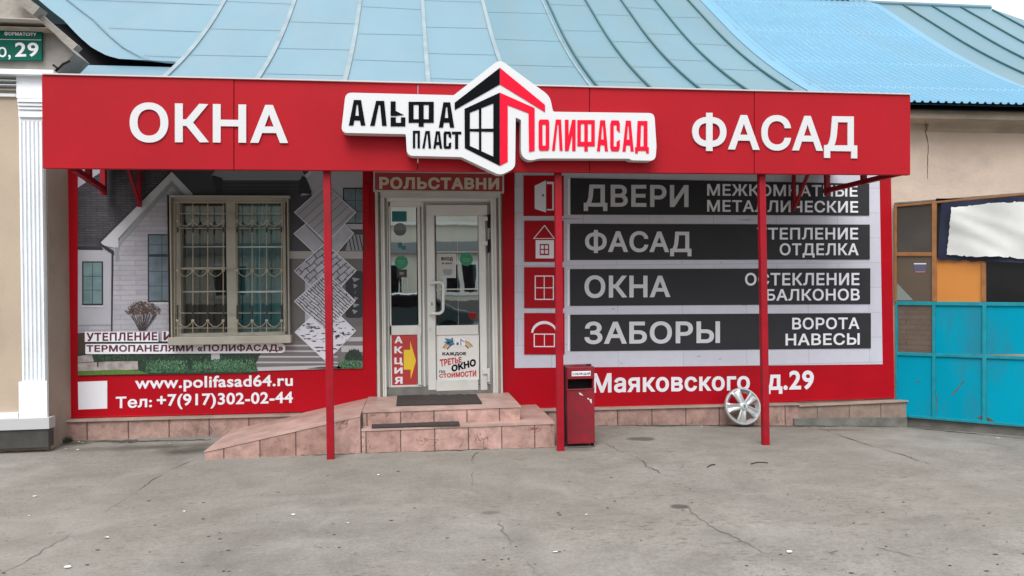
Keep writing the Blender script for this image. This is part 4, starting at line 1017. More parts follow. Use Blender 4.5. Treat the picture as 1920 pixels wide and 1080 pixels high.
# ================================================================== CANOPY
YF = -1.45
cno = thing('entrance_canopy', (0, YF, 0), 'red fascia canopy with white lettering on thin red posts across the shop front', 'canopy')
def top(x): return 140+(x-77)*38/1630
def bot(x): return 315.5+(x-80)*12.5/1627
brk = [78, 438.5, 783.5, 1105.5, 1414.5, 1707]
for i in range(5):
    a, b = brk[i]+(.6 if i else 0), brk[i+1]-(.6 if i < 4 else 0)
    m1 = MB(); add_poly(m1, [[(a, top(a)), (b, top(b)), (b+(.0), bot(b)), (a+(2 if i == 0 else 0), bot(a))]], YF+(.004 if i % 2 else 0), .05, RED)
    m1.build('fascia_panel', cno, bevel=.004)
p0, p1 = onY(78, top(78), YF), onY(1707, top(1707), YF); q0, q1 = onY(80, bot(80), YF), onY(1707, bot(1707), YF)
d = MB(); 
d.prism([(p0.x+.02, YF+.055, q0.z+.08), (p1.x-.02, YF+.055, q1.z+.08), (p1.x-.02, YF+.055, q1.z+.05), (p0.x+.02, YF+.055, q0.z+.05)], (0, 1.39, .24), mat('deck_grey', (.10, .10, .10), .8)); d.build('roof_deck', cno)
t = MB(); t.bar(p0+Vector((.01, .03, .006)), p1+Vector((-.01, .03, .006)), .09, .012, mat('cap_pale', (.55, .50, .50), .4), Vector((0, 1, 0))); t.build('top_trim', cno)
t = MB()
add_text(t, 'ОКНА', [(243, 191.5), (540, 196.5), (540, 269), (243, 267)], YF-.012, .010, WHITE, .026, 1.06)
t.build('lettering', cno, bevel=0)
t = MB(); add_text(t, 'ФАСАД', [(1298, 211), (1607.5, 215), (1607.5, 297), (1298, 292)], YF-.012, .010, WHITE, .026, 1.04); t.build('lettering', cno)
for (xt, xb, yb) in ((612.5, 619.5, 862.5), (1047, 1052, 847), (1430, 1438, 836)):
    b = onY(xb, yb, YF+.065); a = onY(xt, bot(xt)+3, b.y); hw = .033
    m1 = MB(); zt = a.z+.07; lean = (a.x-b.x)/(a.z-b.z)
    m1.prism([(b.x-hw, b.y, b.z-.03), (b.x+hw, b.y, b.z-.03), (b.x+lean*(zt-b.z)+hw, b.y, zt), (b.x+lean*(zt-b.z)-hw, b.y, zt)], (0, .06, 0), REDM)
    m1.build('post', cno, bevel=.004)
# end frames and wall brackets
zb0 = q0.z+.03; zb1 = q1.z+.03
for (x, z, px) in ((q0.x+.22, zb0-.02, 197), (q1.x-.06, zb1, 1545)):
    m1 = MB(); wx = onY(px, 340, -.1).x; s = 1 if x < 0 else -1
    A = Vector((x, YF+.07, z)); B = Vector((wx, -.12, z-.02))
    m1.bar(A, B, .05, .05, REDM)
    for u in (.45, .97): P = A.lerp(B, u); m1.bar(P+Vector((0, 0, -.03 if u < .9 else -.06)), P+Vector((0, 0, .72)), .05, .05, REDM)
    m1.build('end_frame', cno)
for px, yb in ((262, 388), (1489, 395)):
    b = onY(px, yb, -.09); m1 = MB(); zt = q0.z+.55
    m1.bar(b, (b.x, -.09, zt), .035, .035, REDM); m1.bar(b+Vector((0, .0, .02)), (b.x, -.75, zt), .03, .03, REDM); m1.bar((b.x, -.08, zt), (b.x, YF+.06, zt), .035, .035, REDM)
    m1.build('bracket', cno)
m1 = MB(); m1.bar((q0.x+.05, YF+.085, zb0+.02), (q1.x-.05, YF+.085, zb1+.02), .04, .04, REDM); m1.bar((q0.x+.05, -.10, zb0+.55), (q1.x-.05, -.10, zb1+.55), .04, .04, REDM); m1.build('rail', cno)

# ================================================================== LOGO SIGN
YLG = YF-.13
lg = thing('logo_sign', onY(938, 320, YLG), 'white cut-out logo board with a house emblem fixed on the red fascia', 'sign')
out = [(648, 173.5), (851, 178.5), (937, 111), (1031, 180), (1037, 209.5), (1227, 212), (1231, 274), (1229, 301.5), (1184, 300.5), (1180, 297.5), (1012, 297), (992, 302), (977, 292), (977, 225), (967, 220), (966, 315), (938, 329), (865, 294.5), (763, 292), (761, 251.5), (639.5, 249)]
rad = [12, 3, 12, 12, 4, 11, 3, 11, 3, 3, 6, 12, 12, 2, 2, 10, 10, 4, 12, 3, 12]
t = MB(); add_poly(t, [rnd(out, rad)], YLG, .12, LOGOW); t.build('board', lg, bevel=.003)
YE = YLG-.006
t = MB(); pl = lambda loops, mt, Y=YE: add_poly(t, loops, Y, .005, mt)
pl([[(937, 127), (937, 158), (852.5, 206), (852.5, 192.5)]], LOGOB); pl([[(937.3, 127), (1022, 196.5), (1022, 210), (937.3, 158)]], LOGOR)
pl([[(937, 173.5), (937, 310.5), (871.5, 277.5), (871, 204)], [(881, 211), (925, 193.5), (925, 293.5), (881, 273.5)]], LOGOB)
pl([[(898, 204.5), (902.5, 202.8), (902.5, 283), (898, 281)]], LOGOB); pl([[(881.2, 241.5), (897.8, 241.3), (897.8, 246.5), (881.2, 246)]], LOGOB); pl([[(902.7, 241.2), (924.8, 241), (924.8, 246.8), (902.7, 246.5)]], LOGOB)
pl([[(937.3, 173.5), (1002.5, 202.5), (1002.5, 282.5), (992, 285), (991, 212), (952, 197), (952, 303), (937.3, 310.5)]], LOGOR)
t.build('emblem', lg)
def rect(a, b, c, d): return [(a, b), (c, b), (c, d), (a, d)]
GLY = {
 'А': [[(0, 0), (.27, 0), (.33, .2), (.67, .2), (.73, 0), (1, 0), (.74, 1), (.30, 1)], [(.39, .38), (.61, .38), (.545, .82), (.47, .82)]],
 'Л': [[(0, 0), (.27, 0), (.52, .84), (.60, .84), (.72, 0), (1, 0), (.85, 1), (.36, 1)]],
 'Ь': [[(0, 0), (1, 0), (1, .36), (.70, .36), (.70, .14), (.36, .14), (.36, .36), (0, .36)], [(0, .42), (.34, .42), (.88, .46), (.34, .62), (.34, 1), (0, 1)]],
 'Ф': [[(0, .16), (.40, .16), (.40, 0), (.60, 0), (.60, .16), (1, .16), (1, 1), (0, 1)], rect(.20, .30, .40, .88), rect(.60, .30, .80, .88)],
 'П': [[(0, 0), (.34, 0), (.34, .86), (.66, .86), (.66, 0), (1, 0), (1, 1), (0, 1)]],
 'С': [[(.12, 0), (.88, 0), (1, .12), (1, .38), (.66, .30), (.66, .15), (.36, .15), (.36, .85), (.66, .85), (.66, .70), (1, .60), (1, .88), (.88, 1), (.12, 1), (0, .88), (0, .12)]],
 'Т': [[(.33, 0), (.67, 0), (.67, .85), (1, .85), (1, 1), (0, 1), (0, .85), (.33, .85)]],
 'О': [[(.10, 0), (.90, 0), (1, .08), (1, .92), (.90, 1), (.10, 1), (0, .92), (0, .08)], rect(.36, .16, .66, .84)],
 'И': [[(0, 0), (.34, 0), (.68, .52), (.68, 0), (1, 0), (1, 1), (.68, 1), (.34, .48), (.34, 1), (0, 1)]],
 'Д': [[(0, 0), (.20, 0), (.20, .08), (.80, .08), (.80, 0), (1, 0), (1, .19), (.90, .19), (.90, 1), (.18, 1), (.10, .19), (0, .19)], [(.38, .21), (.62, .21), (.62, .87), (.43, .87)]]}
def glyphs(mb_, items, ox, mt):
    for ch, x0, y0, x1, y1 in items:
        for_l = [[(ox+(x0+(x1-x0)*u)/3, (y1+(y0-y1)*v)/3) for u, v in lp] for lp in GLY[ch]]
        if ch == 'Ь':
            for lp in for_l: add_poly(mb_, [lp], YE, .005, mt)
        else: add_poly(mb_, for_l, YE, .005, mt)
t = MB(); glyphs(t, [('А', 522, 562, 615, 705), ('Л', 642, 567, 735, 707), ('Ь', 757, 570, 840, 710), ('Ф', 858, 572, 1000, 712), ('А', 1028, 575, 1115, 717),
    ('П', 882, 735, 922, 833), ('Л', 935, 736, 985, 834), ('А', 997, 738, 1047, 835), ('С', 1055, 739, 1098, 836), ('Т', 1102, 740, 1155, 837)], 480, LOGOB); t.build('black_lettering', lg)
t = MB(); glyphs(t, [('О', 150, 672, 210, 847), ('Л', 225, 672, 285, 847), ('И', 298, 673, 358, 848), ('Ф', 368, 675, 466, 850), ('А', 478, 676, 540, 850), ('С', 553, 677, 607, 850), ('А', 622, 678, 685, 851), ('Д', 693, 680, 770, 862)], 960, LOGOR); t.build('red_lettering', lg)

# ================================================================== LITTER BIN
BINR = mat('bin_red', (.27, .008, .022), .38, c2=(.16, .01, .018), scale=5, bump=.06, bscale=8, grime=((.07, .02, .02), .7, 6, (1, 1, .6), (.52, .72)))
yb = onG(1088, 838).y; bx0 = onY(1063.5, 800, yb).x; bx1 = onY(1115.5, 800, yb).x; bz0 = onY(1088, 836, yb).z; bz1 = onY(1088, 688, yb).z; dp = .26
bn = thing('litter_bin', ((bx0+bx1)/2, yb+dp/2, gz(bx0, yb)), 'dark red metal litter bin with a black slot between the posts', 'litter bin')
zA = onY(1088, 729, yb).z; zB = onY(1088, 710.5, yb).z
m1 = MB(); 
m1.box(bx0, bx1, yb, yb+dp, bz0+.02, zA, BINR); m1.box(bx0, bx1, yb-.012, yb+dp, zB, bz1, BINR); m1.box(bx0, bx0+.012, yb+.002, yb+dp, zA, zB, BINR); m1.box(bx1-.018, bx1, yb+.002, yb+dp, zA, zB, BINR); m1.box(bx0, bx1, yb+dp-.01, yb+dp, zA, zB, BINR)
m1.box(bx0-.004, bx1+.004, yb-.008, yb+.02, zA-.012, zA, BINR)
m1.build('body', bn, bevel=.005)
m1 = MB().box(bx0+.013, bx1-.019, yb+.09, yb+.1, zA, zB, BLACK); m1.box(bx0+.013, bx1-.019, yb+.02, yb+.09, zA+.001, zA+.003, BLACK); m1.build('slot', bn)
m1 = MB(); m1.box(bx0-.03, bx0-.008, yb+.03, yb+.06, gz(bx0, yb)-.02, bz1+.01, BLACK); m1.box(bx1-.03, bx1-.005, yb+.03, yb+.06, gz(bx0, yb)-.02, bz0+.02, BLACK); m1.box(bx0, bx0+.02, yb+.2, yb+.23, gz(bx0, yb)-.02, bz0+.02, BLACK); m1.box(bx1-.05, bx1-.005, yb+.1, yb+.13, bz1, bz1+.014, BLACK)
m1.build('frame', bn)
m1 = MB(); Yl = yb-.014; add_poly(m1, [[(1072, 696.5), (1107.5, 695.5), (1107.5, 704.5), (1072, 705.5)]], Yl, .002, WHITEV); add_text(m1, 'СОБЛЮДАЙ', [(1073.5, 698), (1106.5, 697), (1106.5, 703.5), (1073.5, 704.5)], Yl-.001, .001, LOGOB, .03); m1.build('label', bn)
for P in ([(1085, 736), (1089, 737), (1094, 742), (1087, 740)], [(1101, 747), (1104, 746), (1105, 749), (1102, 749)], [(1105, 749), (1109, 748), (1110, 757), (1107, 754)]): add_poly(MB(), [P], yb-.001, .0008, mat('bare_paint', (.6, .58, .57), .6)).build('paint_chip', bn)

# ================================================================== HUBCAP
SIL = mat('silver_plastic', (.52, .53, .54), .25, metal=.45, var=.1, scale=12); SILD = mat('hub_dark', (.04, .04, .042), .6); 
hc = onY(1393, 762, -.24); HRr = .215
hb = thing('hubcap', (hc.x, hc.y, hc.z-HRr), 'silver five-spoke plastic hubcap leaning on the plinth', 'hubcap')
tilt = R(14)
def hp(x, y, z):   # local disc coordinates: x right, y up, z towards the viewer
    return Vector((hc.x+x, hc.y-z*math.cos(tilt)+y*math.sin(tilt), hc.z+y*math.cos(tilt)+z*math.sin(tilt)))
m1 = MB(); n = 60; rows = []
for r_, z in ((.215, -.02), (.215, .0), (.208, .012), (.196, .014), (.188, .006), (.180, -.018), (.162, -.034)):
    rows.append([hp(r_*math.cos(2*math.pi*i/n), r_*math.sin(2*math.pi*i/n), z) for i in range(n+1)])
m1.grid(rows, SIL); m1.build('rim', hb, smooth=True, weld=True)
for k in range(5):
    a = R(40+72*k); ca, sa = math.cos(a), math.sin(a); m1 = MB(); rows = []
    for r_, hw, z in ((.030, .030, .034), (.07, .037, .034), (.12, .043, .029), (.16, .050, .021), (.185, .060, .012), (.195, .068, .007)):
        row = []
        for u, dz in ((-1.0, -.03), (-1, -.004), (-.72, .003), (-.22, -.013), (.22, -.013), (.72, .003), (1, -.004), (1.0, -.03)):
            x, y = r_, u*hw; row.append(hp(x*ca-y*sa, x*sa+y*ca, z+dz))
        rows.append(row)
    m1.grid(rows, SIL); m1.build('spoke', hb, smooth=50)
m1 = MB(); rows = []
for r_, z in ((.048, .0), (.047, .036), (.038, .042), (.024, .043), (.001, .046)): rows.append([hp(r_*math.cos(2*math.pi*i/32), r_*math.sin(2*math.pi*i/32), z) for i in range(33)])
m1.grid(rows, SIL); cap = m1.build('centre_cap', hb, smooth=True, weld=True)
m1 = MB(); 
for P in ([(-.004, .02), (.004, .02), (.015, 0), (.004, -.02), (-.004, -.02), (-.015, 0)],): m1.prism([hp(x, y, .048) for x, y in P], hp(0, 0, .045)-hp(0, 0, .048), mat('badge', (.10, .22, .22), .3, metal=.7))
m1.build('badge', cap)
for k in range(5):
    a = R(76+72*k); m1 = MB()
    m1.prism([hp(.066*math.cos(a)+.010*math.cos(b), .066*math.sin(a)+.010*math.sin(b), .026) for b in [2*math.pi*q/10 for q in range(10)]], hp(0, 0, .01)-hp(0, 0, .026), SILD); m1.build('bolt_recess', hb)

# ================================================================== LEFT NEIGHBOUR
YN = -.5
nb = thing('neighbour_building', (onY(40, 800, YN).x, YN, 0), 'beige neighbour house with a white fluted pilaster at the left edge', 'building')
NX = onY(89, 500, YN).x
BEI = mat('neighbour_plaster', (.435, .355, .275), .85, var=.12, scale=1.2, bump=.15, bscale=20, grime=((.24, .20, .16), .6, 1.1, (1.5, 1, .6), (.53, .78))); BEI2 = mat('neighbour_return', (.40, .325, .265), .85, c2=(.33, .27, .22), scale=1.5, bump=.15, grime=((.16, .135, .11), .6, 1.6, (1, 1, .6), (.52, .75)))
WPL = mat('white_stucco', (.80, .84, .88), .6, var=.05, scale=3, bump=.05, grime=((.45, .43, .40), .5, 1.4, (1.5, 1, .5), (.54, .80)))
OLD = mat('weathered_render', (.36, .34, .31), .95, c2=(.20, .185, .165), scale=2.5, bump=.7, bscale=14)
zt = onY(40, 141, YN).z
m1 = MB().box(-14, NX-.012, YN, .3, -.3, zt, BEI); m1.box(NX-.012, NX, YN+.02, .0, -.3, zt, BEI2); m1.build('wall', nb)
m1 = MB(); YP = YN-.07
wq(35, 218, 88, 805, YP+.02, YN, WPL, m1)
for k in range(6):
    x = 39+k*7.8; wq(x, 226, x+4.6, 714, YP, YP+.02, WPL, m1)
wq(34.5, 716, 89, 805, YP-.004, YP+.02, WPL, m1); wq(30, 140, 92, 185, YP-.02, YN, WPL, m1)
for i, (y0, y1) in enumerate(((185, 192), (192, 199), (199, 206), (206, 220))): wq(32+i*.7, y0, 91-i*.5, y1, YP-.05+i*.014, YN, WPL, m1)
m1.build('pilaster', nb, bevel=.003)
m1 = MB(); wq(-400, 119, 100, 141, YN-.16, YN+.1, WPL, m1); m1.build('entablature', nb, bevel=.005)
m1 = MB()
for i, (y0, y1) in enumerate(((141, 150), (150, 158), (158, 167), (167, 181))): wq(-400, y0, 29.5, y1, YN-.12+i*.03, YN, WPL, m1)
m1.build('cornice', nb, bevel=.003)
m1 = MB(); wq(-400, 803, 91, 838, YN-.11, YN, mat('dark_base', (.055, .053, .05), .45, var=.3, scale=8), m1); 
wq(-400, 788, 34, 805, YN-.04, YN, WPL, m1); wq(-400, 800, 92, 804, YN-.13, YN-.0, mat('base_flashing', (.45, .46, .47), .4), m1); m1.build('base', nb)
# attic with its broken gable
YA = YN+.06
m1 = MB(); add_poly(m1, [[(-400, 120), (108, 132), (128, 112), (140, 100), (110, 72), (88, 46), (62, 16), (30, -14), (-400, -14)]], YA, .35, OLD); m1.build('attic_wall', nb)
m1 = MB(); wq(-400, 22, 71, 35, YN-.20, YA, mat('slab_pale', (.46, .42, .37), .9, var=.2, scale=5, bump=.4), m1); wq(-400, 36, 88, 53, YN-.10, YA, mat('slab_tan', (.37, .31, .25), .9, var=.25, scale=5, bump=.4), m1); m1.build('cornice', nb, bevel=.01)
m1 = MB(); A = onY(80, 36, YN-.02); B = onY(146, 92, YN-.02); m1.bar(A, B, .12, .06, OLD, Vector((0, 1, 0))); A = onY(20, -16, YN-.1); B = onY(76, 26, YN-.1); m1.bar(A, B, .16, .10, OLD, Vector((0, 1, 0))); m1.build('verge', nb)
m1 = MB().tube([onY(100, 122, YN-.1), onY(108, 128, YN-.12), onY(104, 134, YN-.1), onY(118, 120, YN-.06), onY(131, 114, YN-.04)], .012, BLACK, 6); m1.build('cable_end', nb)
# dirt and weed tuft at the corner
# address plate
YAD = YA-.05
pl_ = thing('street_plate', onY(40, 113, YAD), 'green street plate with white house number on the attic of the neighbour house', 'sign')
SGN = mat('plate_green', (.0, .11, .072), .45, var=.06, spec=.15)
m1 = MB(); add_poly(m1, [[(-150, 46), (78.5, 56), (78, 113), (-150, 113)]], YAD, .03, SGN); m1.build('plate', pl_, bevel=.003)
m1 = MB(); add_text(m1, 'ФОРМАТCITY', [(8, 59), (68, 61), (68, 67.5), (8, 66.5)], YAD-.003, .002, WHITEV, .03)
add_text(m1, '29', [(28, 79.5), (72, 80), (72, 106), (28, 107)], YAD-.003, .002, WHITEV, .02); add_text(m1, 'о,', [(-4, 88), (20, 88), (20, 112), (-4, 110)], YAD-.003, .002, WHITEV, .01)
add_poly(m1, [[(-140, 71), (77, 74.5), (77, 75.3), (-140, 71.8)]], YAD-.003, .002, WHITEV); m1.build('lettering', pl_)

# ================================================================== RIGHT KIOSK
kd = Vector((.616, -.788, 0)).normalized(); kn = Vector((kd.y, -kd.x, 0)) ; 
k0 = onY(1679, 700, -.02)
if kn.y > 0: kn = -kn               # towards the street
def K_(px, py, out_=0): return onPl(px, py, k0+kn*out_, kn)
kx = thing('metal_kiosk', (k0.x+.5, k0.y-.6, gz(k0.x, -.5)), 'turquoise and yellow panelled kiosk front angled at the right edge', 'kiosk')
TQ = mat('turquoise_paint', (.0, .31, .46), .55, spec=.06, c2=(.0, .26, .39), scale=1.6, stretch=(1, 1, .45), bump=.12, bscale=6, grime=((.04, .15, .19), .7, 1.5, (1.6, 1.6, .5), (.50, .74))); TQ2 = mat('turquoise_frame', (.0, .25, .32), .45, var=.2, scale=9)
YO = mat('ochre_panel', (.56, .215, .04), .55, var=.08, scale=2, grime=((.38, .16, .05), .6, 2.2, (1, 1, .7), (.52, .75))); YO2 = mat('ochre_frame', (.30, .13, .045), .6, var=.25, scale=8)
SMK = mat('dusty_glass', (.062, .055, .045), .22, c2=(.045, .038, .03), scale=3); BRN = brick('brown_board', (.135, .098, .075), (.125, .09, .07), (.105, .075, .058), .3, .06, .006, noise=.2, bump=.1); DKG = mat('dark_pane', (.010, .009, .010), .15, var=.5, scale=2, spec=.25)
def kq(x0, y0, x1, y1, o0, o1, mt, mbb, y0b=None, y1b=None):
    P = [K_(x0, y0, o0), K_(x1, y0 if y0b is None else y0b, o0), K_(x1, y1 if y1b is None else y1b, o0), K_(x0, y1, o0)]
    return mbb.prism(P, -kn*(o0-o1), mt)
def ry(x, y0, y1): return y0+(y1-y0)*(x-1680)/240     # rail at px x from y0 (x=1680) to y1 (x=1920)
XE = 2080
fr = MB()
def rail(ya, yb2, h, x0, x1, mt, o=.03): kq(x0, ry(x0, ya, yb2), x1, ry(x0, ya, yb2)+h, o, 0, mt, fr, ry(x1, ya, yb2), ry(x1, ya, yb2)+h)
def postk(x0, x1, ya, yb_, mt, o=.033): kq(x0, ya, x1, yb_, o, 0, mt, fr)
rail(565, 567, 7, 1680, XE, TQ2); rail(660, 668.5, 6, 1680, XE, TQ2); rail(776, 796, 5, 1703, XE, TQ2, .035)
kq(1679, 571, 1682.5, 778, .034, 0, TQ2, fr); postk(1747.5, 1754, 573, 784, TQ2); postk(1841.5, 1849.5, 573, 793, TQ2); postk(1962, 1972, 573, 806, TQ2)
kq(1676.5, 383, 1681, 565, .034, 0, YO2, fr); kq(1747, 378, 1756, 565, .034, 0, YO2, fr); kq(1840, 486, 1848.5, 566, .034, 0, YO2, fr); kq(1681, 473, 1747, 480, .03, 0, YO2, fr); kq(1962, 360, 1972, 566, .034, 0, YO2, fr)
rail(384, 362, 4, 1681, XE, YO2)
fr.build('frame', kx, bevel=.003)
def panel(name, x0, y0, x1, y1, mt, o=.012, y0b=None, y1b=None): return kq(x0, y0, x1, y1, o, o-.02, mt, MB(), y0b, y1b).build(name, kx)
panel('pane', 1681, 386, 1748, 474, SMK); panel('pane', 1681, 478, 1748, 566, mat('stained_glass', (.10, .072, .05), .3, var=.15, scale=3)); panel('board', 1682, 570, 1748, 662, BRN)
panel('ochre_board', 1755, 484, 1842, 567, YO); panel('pane', 1848, 484, 1964, 568, DKG); panel('pane', 1971, 360, XE, 568, DKG)
panel('pane', 1755, 372, 1964, 486, DKG)
for (x0, x1) in ((1753, 1843), (1848, 1963), (1971, XE)): panel('metal_panel', x0, 571, x1, 664, TQ); panel('metal_panel', x0, ry(x0, 664, 673), x1, ry(x0, 780, 799), TQ, .012, ry(x1, 664, 673), ry(x1, 780, 799))
panel('metal_panel', 1681, 664, 1749, 781, TQ, .012, 667, 784)
m1 = MB(); 
m1.prism([K_(1681, 530, .016), K_(1712, 563, .016), K_(1681, 563, .016)], kn*-.003, mat('torn_film', (.20, .25, .23), .5)); m1.build('torn_film', kx)
m1 = MB(); kq(1713.5, 495, 1736.5, 508.5, .017, .013, mat('tag_navy', (.09, .09, .16), .5), m1); kq(1713.5, 493.5, 1736.5, 495.5, .018, .013, WHITEV, m1); kq(1716, 508.5, 1735, 511, .017, .013, mat('tag_rose', (.35, .15, .16), .5), m1)
m1.build('sticker', kx)
m1 = MB(); P = K_(1700, 781, -.01); E = K_(XE, 817, -.01); zlo = -1
m1.prism([Vector((k0.x, k0.y, P.z+.02))+kn*-.02, Vector((E.x, E.y, P.z+.02)), Vector((E.x, E.y, zlo)), Vector((k0.x, k0.y, zlo))+kn*-.02], -kn*.3, CONC); m1.build('footing', kx)
m1 = MB(); A = K_(1677, 383, 0); B = K_(XE, 352, 0); m1.prism([A, B, B+Vector((0, 0, .02)), A+Vector((0, 0, .02))], -kn*3.0+Vector((0, 0, 0)), CONC); m1.build('roof', kx)
RUST = mat('rust_scrape', (.12, .09, .06), .9, var=.4, scale=30)
for P in ([(1832, 783), (1842, 779), (1858, 785), (1868, 792), (1850, 791)], [(1785, 739), (1807, 713), (1808.5, 714), (1787, 741)], [(1718, 717), (1722, 712), (1723, 713), (1720, 719)], [(1756, 745), (1757.3, 735), (1758, 770), (1756.8, 772)]): MB().prism([K_(x, y, .0145) for x, y in P], kn*-.001, RUST).build('scratch', kx)
# tarp
NAVY = mat('tarp_navy', (.006, .012, .04), .6, var=.4, scale=8); TWH = mat('tarp_white', (.68, .69, .68), .7, c2=(.56, .58, .57), scale=2.5, bump=.3, bscale=4)
tp = thing('tarpaulin', K_(1840, 488, .05), 'torn white and navy tarpaulin pinned over the upper kiosk windows', 'tarpaulin')
m1 = MB(); rows = []
for j in range(13):
    v = j/12; row = []
    for i in range(41):
        u = i/40; x = 1765-7*v+(XE-1765)*u; y = (380-27*u)*(1-v)+(487+12*u)*v+ (.8*math.sin(i*1.7)+random.uniform(-.6, .6) if j in (0, 12) else 0)
        row.append(K_(x, y, .05+.012*math.sin(7*u+4*v)+.006*math.sin(19*u-6*v)))
    rows.append(row)
m1.grid(rows, NAVY); m1.build('navy_backing', tp, smooth=True)
m1 = MB(); rows = []
for j in range(25):
    v = j/24; row = []
    for i in range(81):
        u = i/80; x = 1784-9*v+(XE-1784)*u+(random.uniform(-1, 1) if i == 0 else 0); y = (388-24*u)*(1-v)+(478+13*u)*v+(1.2*math.sin(i*.23+j)+.5*math.sin(i*.9)+random.uniform(-.5, .5)-(2.2 if i % 23 == 9 else 0) if j in (0, 24) else 0)
        wv = .010*math.sin(9*u+5*v)+.012*math.sin(5*v-14*u)+.016*math.exp(-((v-.25-1.6*u)**2)*60)+.014*math.exp(-((v-.05-1.1*u)**2)*90)-.012*math.exp(-((v-.55-.9*u)**2)*80)
        row.append(K_(x, y, .082+wv*.6))
    rows.append(row)
m1.grid(rows, TWH); m1.build('white_sheet', tp, smooth=True)

# ================================================================== LITTER AND WEEDS
PAPER = mat('paper_scrap', (.72, .71, .69), .7)
sc_px = [(66, 932, .022), (148, 830, .012), (155, 832, .015), (125, 843, .02), (145, 845, .018), (55, 969, .012), (345, 961, .014), (200, 1010, .018), (652, 983, .016), (128, 1066, .022), (1100, 967, .012), (710, 892, .016), (550, 967, .016), (318, 833, .018), (1315, 801, .014), (1560, 796, .022), (1517, 792, .016), (1480, 797, .03), (1872, 823, .03), (1042, 1037, .02), (1480, 1037, .022)]
for (x, y, s) in sc_px:
    s *= .72; g_ = onG(x, y); a = random.uniform(0, 3); m1 = MB(); pts = []
    for k in range(6):
        b = a+k*math.pi/3; r_ = s*random.uniform(.5, 1.1); pts.append((g_.x+r_*1.5*math.cos(b), g_.y+r_*math.sin(b), gz(g_.x, g_.y)+.008+random.uniform(0, .006)))
    c = Vector((g_.x, g_.y, gz(g_.x, g_.y)+.012)); 
    for k in range(6): m1.face([c, pts[k], pts[(k+1) % 6]], PAPER)
    tag(m1.build('paper_scrap', None, weld=True), 'small scrap of white paper littering the grey pavement', 'litter', 'paper scraps on the pavement')
TWG = mat('twig_dark', (.035, .03, .026), .9)
for pts, lb in ([[(1408, 871), (1420, 868), (1432, 868), (1440, 869)], 'thin dark curved twig on the pavement in front of the right post'], [[(1326, 877), (1333, 873), (1341, 872)], 'short dark twig near the middle of the right pavement']):
    tag(MB().tube([onG(*q)+Vector((0, 0, .006)) for q in pts], .005, TWG, 6).build('twig'), lb, 'twig')
DEB = mat('dark_debris', (.04, .037, .033), .95)
deb = MB()
for k in range(300):
    x = random.uniform(0, 1920); y = 850+230*random.random()**.6
    if x < 900 and random.random() < .55: continue
    g_ = onG(x, y); s = .0025+.009*random.random()**3; a = random.uniform(0, 6)
    z = gz(g_.x, g_.y)+.003
    P = [Vector((g_.x+s*random.uniform(.5, 2.4)*math.cos(a+q*1.257), g_.y+s*random.uniform(.4, 1)*math.sin(a+q*1.257), z)) for q in range(5)]; top_ = Vector((g_.x+s*random.uniform(-.4, .4), g_.y, z+s*.35))
    for q in range(5): deb.face([P[q], P[(q+1) % 5], top_], DEB)
o = tag(deb.build('grit'), 'dark grit and crumbs of soil scattered over the pavement', 'grit', kind='stuff')
wd = MB(); WEED = mat('weed_green', (.035, .05, .018), .9, var=.5, scale=30)
c = onG(118, 826)
for k in range(170):
    b = Vector((c.x+random.uniform(-.08, .12), -.14-random.uniform(0, .09), 0)); b.z = gz(b.x, b.y); h_ = random.uniform(.02, .10)*math.exp(-abs(b.x-c.x)*4); a = random.uniform(0, 6); d = Vector((math.cos(a), math.sin(a), 0))
    wd.face([b-d*.006, b+d*.006, b+Vector((d.y, d.x, 0))*.02+Vector((0, 0, h_))], WEED)
tag(wd.build('weed_tuft'), 'small dusty weed tuft in the corner between plinth and neighbour house', 'weed')

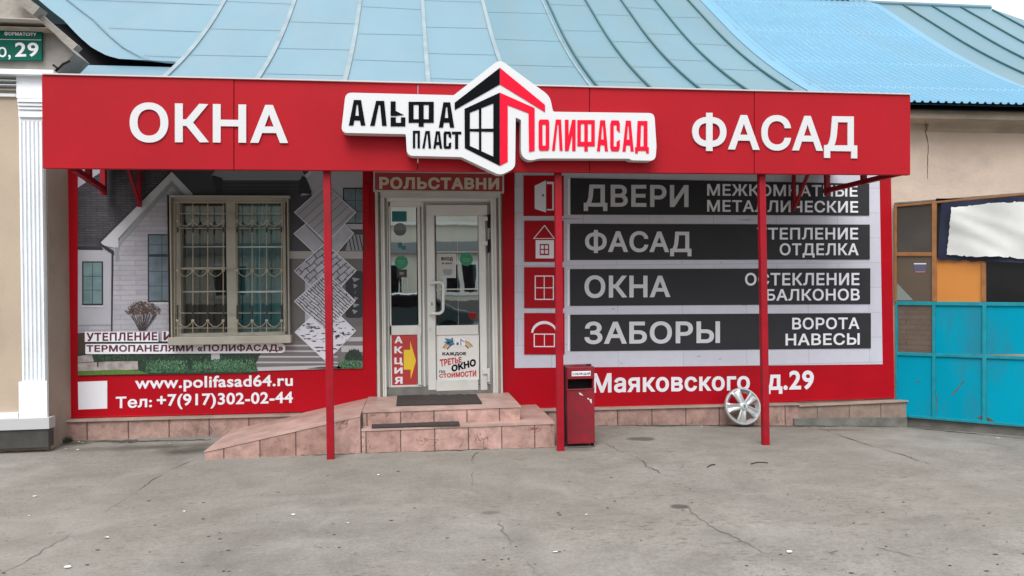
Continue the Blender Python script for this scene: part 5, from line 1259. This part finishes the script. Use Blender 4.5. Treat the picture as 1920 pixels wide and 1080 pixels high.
# ================================================================== ACROSS THE STREET (seen only in the panes)
ob = thing('opposite_building', (-4, -27, 0), 'cream two storey house across the street reflected in the door glass', 'building')
CRM = mat('cream_wall', (.66, .62, .53), .9, var=.1, scale=1); WBND = mat('white_band', (.75, .75, .73), .8)
m1 = MB().box(-30, 22, -33, -27, 0, 6.2, CRM); m1.box(-30.2, 22.2, -33, -26.7, 3.25, 3.75, mat('grey_band', (.25, .26, .26), .8)); m1.box(-30.3, 22.3, -33.2, -26.5, 6.2, 6.8, WBND); m1.box(-30.1, 22.1, -33, -26.85, -.1, 1.0, mat('opp_plinth', (.16, .15, .14), .9)); m1.box(-30.2, 22.2, -33, -26.8, 4.55, 4.7, WBND); m1.build('wall', ob)
for k in range(14):
    x = -26.4+k*3.5; m1 = MB().box(x, x+1.4, -27, -26.96, 1.4, 2.7, DKG); m1.box(x+.66, x+.74, -26.96, -26.93, 1.4, 2.7, WBND)
    for q in ((x-.14, x, 1.26, 2.84), (x+1.4, x+1.54, 1.26, 2.84), (x, x+1.4, 1.26, 1.4), (x, x+1.4, 2.7, 2.84)): m1.box(q[0], q[1], -27, -26.9, q[2], q[3], WBND)
    m1.build('window', ob)
m1 = MB().prism([(-30.5, -26.3, 6.8), (22.5, -26.3, 6.8), (22.5, -30, 8.4), (-30.5, -30, 8.4)], (0, -.05, -.1), mat('opp_roof', (.30, .09, .06), .8)); m1.build('roof', ob)
def car(x, y, mt, label):
    c = thing('parked_car', (x, y, 0), label, 'car')
    S = [(-2.1, .3), (-2.15, .75), (-1.9, .95), (-1.35, 1.0), (-.75, 1.42), (.75, 1.45), (1.45, 1.0), (2.0, .85), (2.15, .6), (2.1, .3)]
    m1 = MB().prism([(x+a, y-.8, b) for a, b in S], (0, 1.6, 0), mt); m1.build('body', c, bevel=.08)
    G = [(-1.15, 1.03), (-.68, 1.36), (.68, 1.38), (1.2, 1.03)]; m1 = MB().prism([(x+a, y+.82, b) for a, b in G], (0, -.03, 0), DKG); m1.build('side_window', c)
    for sx in (-1.35, 1.35):
        for sy in (-.75, .75): m1 = MB().tube([(x+sx, y+sy-.1, .32), (x+sx, y+sy+.1, .32)], .32, BLACK, 20); m1.build('wheel', c)
    m1 = MB().box(x+1.95, x+2.16, y+.55, y+.79, .65, .82, mat('tail_red', (.5, .01, .01), .3)); m1.build('tail_lamp', c)
car(-.3, -14.5, mat('car_dark', (.03, .05, .055), .25), 'dark grey parked car across the street reflected in the door')
car(4.7, -14.2, mat('car_silver', (.35, .37, .38), .3, metal=.5), 'silver parked car across the street behind the viewer')
